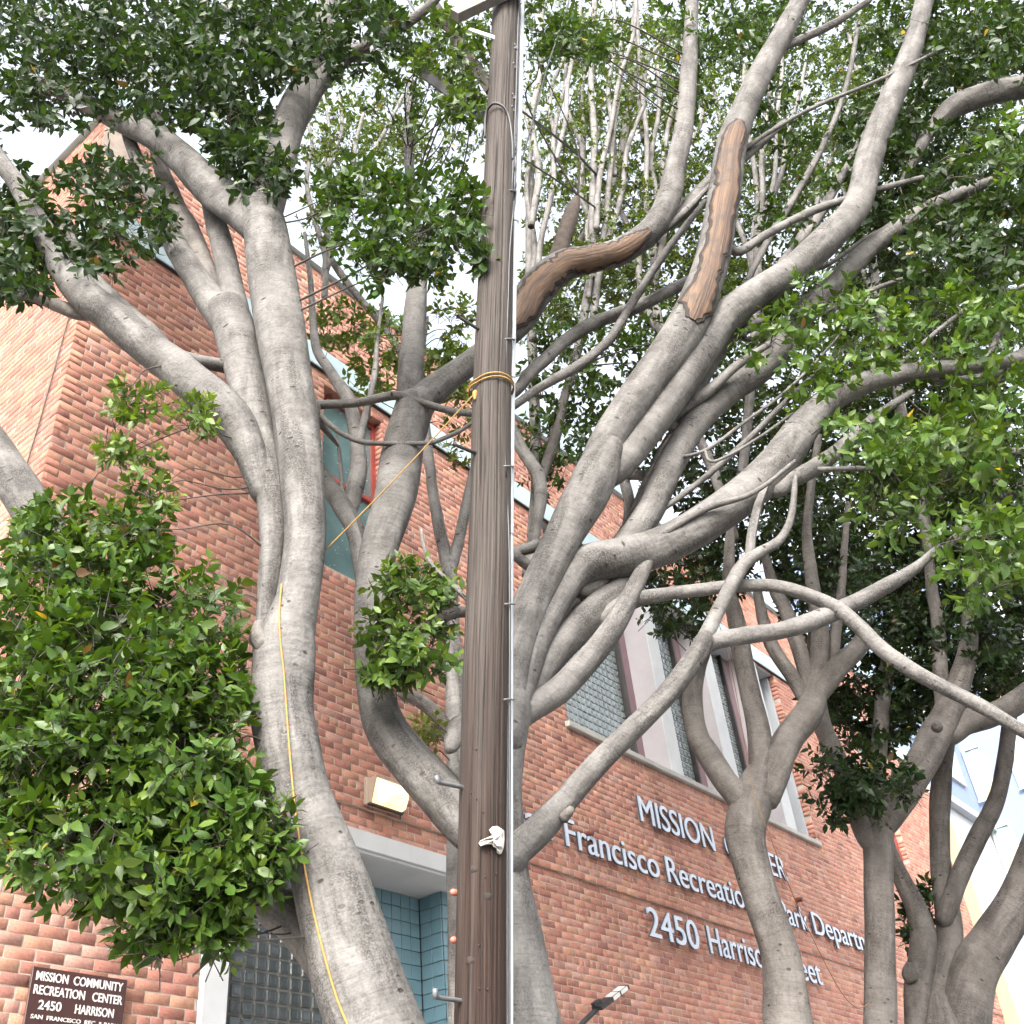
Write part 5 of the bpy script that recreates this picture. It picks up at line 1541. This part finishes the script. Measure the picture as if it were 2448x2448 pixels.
# ---- paler trees behind, between the figs and the wall
Hh = Tree('pale barked slender tree close to the wall behind the pole', (862, 2100), 6.4, group=None, name='slender_tree', bark=BARK_PALE, bx=(4.9, -1.5))
Hh.limb([(870, 1900, 48), (864, 1600, 42), (862, 1480, 38), (858, 1300, 36), (852, 1180, 31), (848, 1090, 29), (845, 1060, 26)], 5.9, 5.9, 'trunk', ground=True)
Hh.limb([(850, 1090, 24), (836, 1030, 24), (822, 960, 22), (812, 890, 21), (806, 840, 20), (800, 760, 16), (795, 680, 12), (805, 600, 9)], 5.9, 6.1)
Hh.limb([(848, 1085, 22), (858, 1045, 23), (868, 1010, 22), (884, 930, 18), (900, 860, 16), (915, 760, 12)], 5.9, 6.0)
Hh.limb([(862, 1420, 30), (830, 1360, 30), (790, 1320, 26), (760, 1310, 20)], 5.9, 5.8, mat=BARK_R)
Hh.limb([(960, 800, 22), (985, 850, 24), (1012, 890, 26), (1020, 930, 26), (1010, 1000, 24), (995, 1080, 22)], 6.3, 6.2)
Hh.limb([(1015, 920, 20), (1040, 850, 22), (1060, 780, 16), (1075, 700, 12)], 6.3, 6.4, mat=BARK_R)
for c in [(640, 620, 70, 60, 5.9, .3, 22), (720, 640, 80, 65, 5.9, .3, 30), (850, 620, 75, 80, 6.0, .35, 30), (830, 690, 70, 45, 6.0, .3, 16), (700, 720, 60, 40, 5.8, .3, 12), (870, 760, 40, 60, 6.0, .3, 14)]:
    Hh.clump(*c, tone=(.085, .135, .025), young=.6, L=.07, links=3)
for c in [(810, 1385, 30, 40, 5.6, .2, 8), (860, 850, 30, 40, 6.0, .2, 5)]:
    Hh.clump(*c, tone=(.11, .13, .025), young=.6, L=.065, links=2)
for c in [(1110, 720, 140, 100, 6.6, .4, 80), (1250, 640, 110, 80, 6.8, .5, 50), (1080, 820, 110, 60, 6.6, .4, 40), (1060, 620, 90, 60, 6.6, .4, 24), (1040, 900, 60, 50, 6.5, .25, 16)]:
    Hh.clump(*c, tone=(.04, .08, .018), young=.3, L=.075, links=2)
sheaf(Hh, 6.5, [[(1005, 1010, 22), (1012, 900, 22), (1006, 700, 20), (1000, 520, 18), (1000, 330, 16)], stem(1003, 420, 1030, -60, 14, 8), stem(1000, 560, 985, 60, 12, 6), stem(1004, 640, 1070, 150, 14, 8), stem(1050, 300, 1095, -60, 10, 6), stem(1040, 330, 1060, 40, 9, 5)],
      [(1020, 330, 60, 120, 6.9, .4, 22), (1050, 180, 70, 100, 6.9, .4, 22), (1030, 560, 60, 90, 6.8, .3, 22), (1100, 60, 80, 80, 6.9, .4, 14)], YG, .055, BARK_PALE)
sheaf(Hh, 6.6, [[(1015, 930, 18), (1050, 800, 18), (1090, 660, 18), (1115, 520, 17)], stem(1118, 520, 1068, 120, 14, 7), stem(1118, 480, 1122, -60, 16, 9), stem(1120, 520, 1170, 60, 14, 7), stem(1110, 560, 1130, 240, 10, 6), stem(1125, 430, 1200, -40, 12, 6), stem(1120, 600, 1215, 200, 16, 8), stem(1110, 420, 1095, 20, 10, 5), stem(1160, 330, 1150, -60, 10, 6)],
      [(1110, 300, 80, 140, 7, .4, 36), (1150, 150, 80, 130, 7, .4, 36), (1180, 420, 70, 110, 7, .4, 30), (1100, 480, 60, 80, 7, .4, 20)], YG, .058, BARK_PALE)
sheaf(Hh, 6.2, [[(800, 760, 14), (740, 640, 14), (660, 540, 14), (612, 470, 14)], stem(612, 560, 575, 200, 13, 6), stem(612, 520, 640, 180, 12, 6), stem(612, 520, 690, 200, 12, 6), stem(615, 480, 610, 180, 10, 5), stem(640, 420, 760, 180, 12, 6)],
      [(600, 260, 60, 80, 6.3, .4, 12), (680, 260, 80, 90, 6.3, .4, 14), (620, 420, 60, 80, 6.2, .3, 10), (760, 270, 60, 70, 6.3, .4, 12)], YG, .06, BARK_PALE)
Hh.finish(120)

# ------------------------------------------------------------------ ropes, paper
def bvh_of(objs):
    vs, fs = [], []
    for o in objs:
        off = len(vs)
        vs += [v.co.copy() for v in o.data.vertices]
        fs += [[i + off for i in p.vertices] for p in o.data.polygons]
    return BVHTree.FromPolygons(vs, fs)
def on_surface(bvh, dx, dy, lift, fallback):
    r = Vector(ray(dx, dy)).normalized()
    hit = bvh.ray_cast(Vector(CAM), r)
    if hit[0] is None:
        return P(dx, dy, fallback)[0]
    return np.array(hit[0] - r * lift)
ba = bvh_of([a_trunk, a_right])
pts = [P(534, 1060, 4.5)[0], P(533, 1090, 4.36)[0]] + [on_surface(ba, x, y, .008, 4.05) for x, y in ((531, 1105), (528, 1140), (527, 1180), (530, 1220), (535, 1262), (540, 1330), (545, 1400), (551, 1470), (557, 1530), (566, 1590), (576, 1645), (588, 1705), (602, 1765), (618, 1825), (636, 1885), (655, 1932), (672, 1975), (690, 2020))]
pts += [np.array([3.1, -3.35, .9]), np.array([3.05, -3.4, .16])]
tag(tube_obj('yellow_rope', pts, [.0046] * len(pts), ROPE, seg=8, step=.05), 'yellow rope hanging down the trunk of the leaning fig', 'rope')
bp = bvh_of([shaft])
RP = empty('yellow_rope', tuple(P(893, 742, 4.1)[0]))
tag(RP, 'yellow rope tied round the pole and stretched to the leaning fig', 'rope')
i5 = next(i for i, p in enumerate(pole_pts) if p[2] > P(929, 735, PD)[0][2])
cpt = P(929, 738, PD)[0]; rr = 36 * P(929, 738, PD)[1] + .012
axp = np.array(pole_pts[i5]) - np.array(pole_pts[i5 - 1]); axp /= np.linalg.norm(axp)
e1 = CAM - cpt; e1 -= axp * (e1 @ axp); e1 /= np.linalg.norm(e1); e2 = np.cross(axp, e1)
for lift, ph in ((0.0, 0.0), (.02, .4)):
    ring = [cpt + axp * (lift + .02 * math.sin(a + ph)) + rr * (math.cos(a) * e1 + math.sin(a) * e2) * (1.0 + (.10 if -2.2 < ((a + math.pi) % (2 * math.pi) - math.pi) < -.9 else 0)) for a in np.linspace(0, 2 * math.pi, 25)]
    adopt(tube_obj('loop', ring, [.0052] * 25, ROPE, seg=7, step=.03), RP)
s0 = on_surface(bp, 896, 742, .015, 4.1)
s1 = P(600, 1052, 4.42)[0]
adopt(tube_obj('line', [s0, s0 * .66 + s1 * .34 + np.array([0, 0, -.012]), s0 * .33 + s1 * .67 + np.array([0, 0, -.012]), s1], [.0036] * 4, ROPE, seg=7, step=.1), RP)
adopt(tube_obj('knot', [s0 + np.array([.01, 0, .02]), s0, s0 + np.array([-.005, 0, -.05])], [.010, .014, .006], ROPE, seg=8, step=.01), RP)
tag(px_tube('thin_cord', [(1330, 1100, 1.5, 6.2), (1375, 1240, 1.5, 6.4), (1408, 1420, 1.5, 6.5), (1420, 1487, 1.6, 6.5), (1443, 1553, 1.7, 6.5), (1501, 1700, 1.6, 6.8), (1553, 1810, 1.5, 7.2), (1590, 1876, 1.5, 7.6), (1619, 1902, 1.5, 7.8), (1645, 1890, 1.5, 8.0)], simple('faded_cord', (0.13, 0.075, 0.03), 0.8), None, seg=6, step=.1), 'thin orange cord drooping from the forked fig across the lettering', 'cord')

# scrap of paper stapled to the pole
outline = [(795, 935), (812, 920), (835, 918), (856, 930), (872, 942), (873, 985), (868, 1030), (858, 1055), (848, 1062), (835, 1052), (828, 1028), (815, 1022), (806, 1008), (780, 1012), (752, 1018), (740, 1004), (748, 992), (778, 980), (803, 968), (822, 958), (808, 946)]
pp = [(631 + x * .3676, 1222 + y * .3676) for x, y in outline]
cx = sum(p[0] for p in pp) / len(pp); cy = sum(p[1] for p in pp) / len(pp)
rings = []
for f in (1.0, .72, .4):
    rings.append([on_surface(bp, cx + (x - cx) * f, cy + (y - cy) * f, .010 + (.030 * rng.random() if f < 1 else .018 * rng.random()), 4.05) for x, y in pp])
ctr = on_surface(bp, cx, cy, .03, 4.05)
mb = MB()
n = len(pp)
fs = []
allv = [v for r in rings for v in r] + [ctr]
for k in range(2):
    for i in range(n):
        a, b_ = k * n + i, k * n + (i + 1) % n
        fs += [(a, b_, b_ + n), (a, b_ + n, a + n)]
fs += [(2 * n + i, 2 * n + (i + 1) % n, 3 * n) for i in range(n)]
back = [np.array(v) + AX_F * .006 for v in rings[0]]
o2 = len(allv)
fs += [(i, o2 + i, o2 + (i + 1) % n, ) for i in range(n)] + [(i, o2 + (i + 1) % n, (i + 1) % n) for i in range(n)]
mb.add(allv + back, fs)
tag(mb.build('paper_scrap', PAPER, None, smooth=False), 'torn scrap of white paper stuck to the pole', 'paper')

bpy.context.view_layer.update()
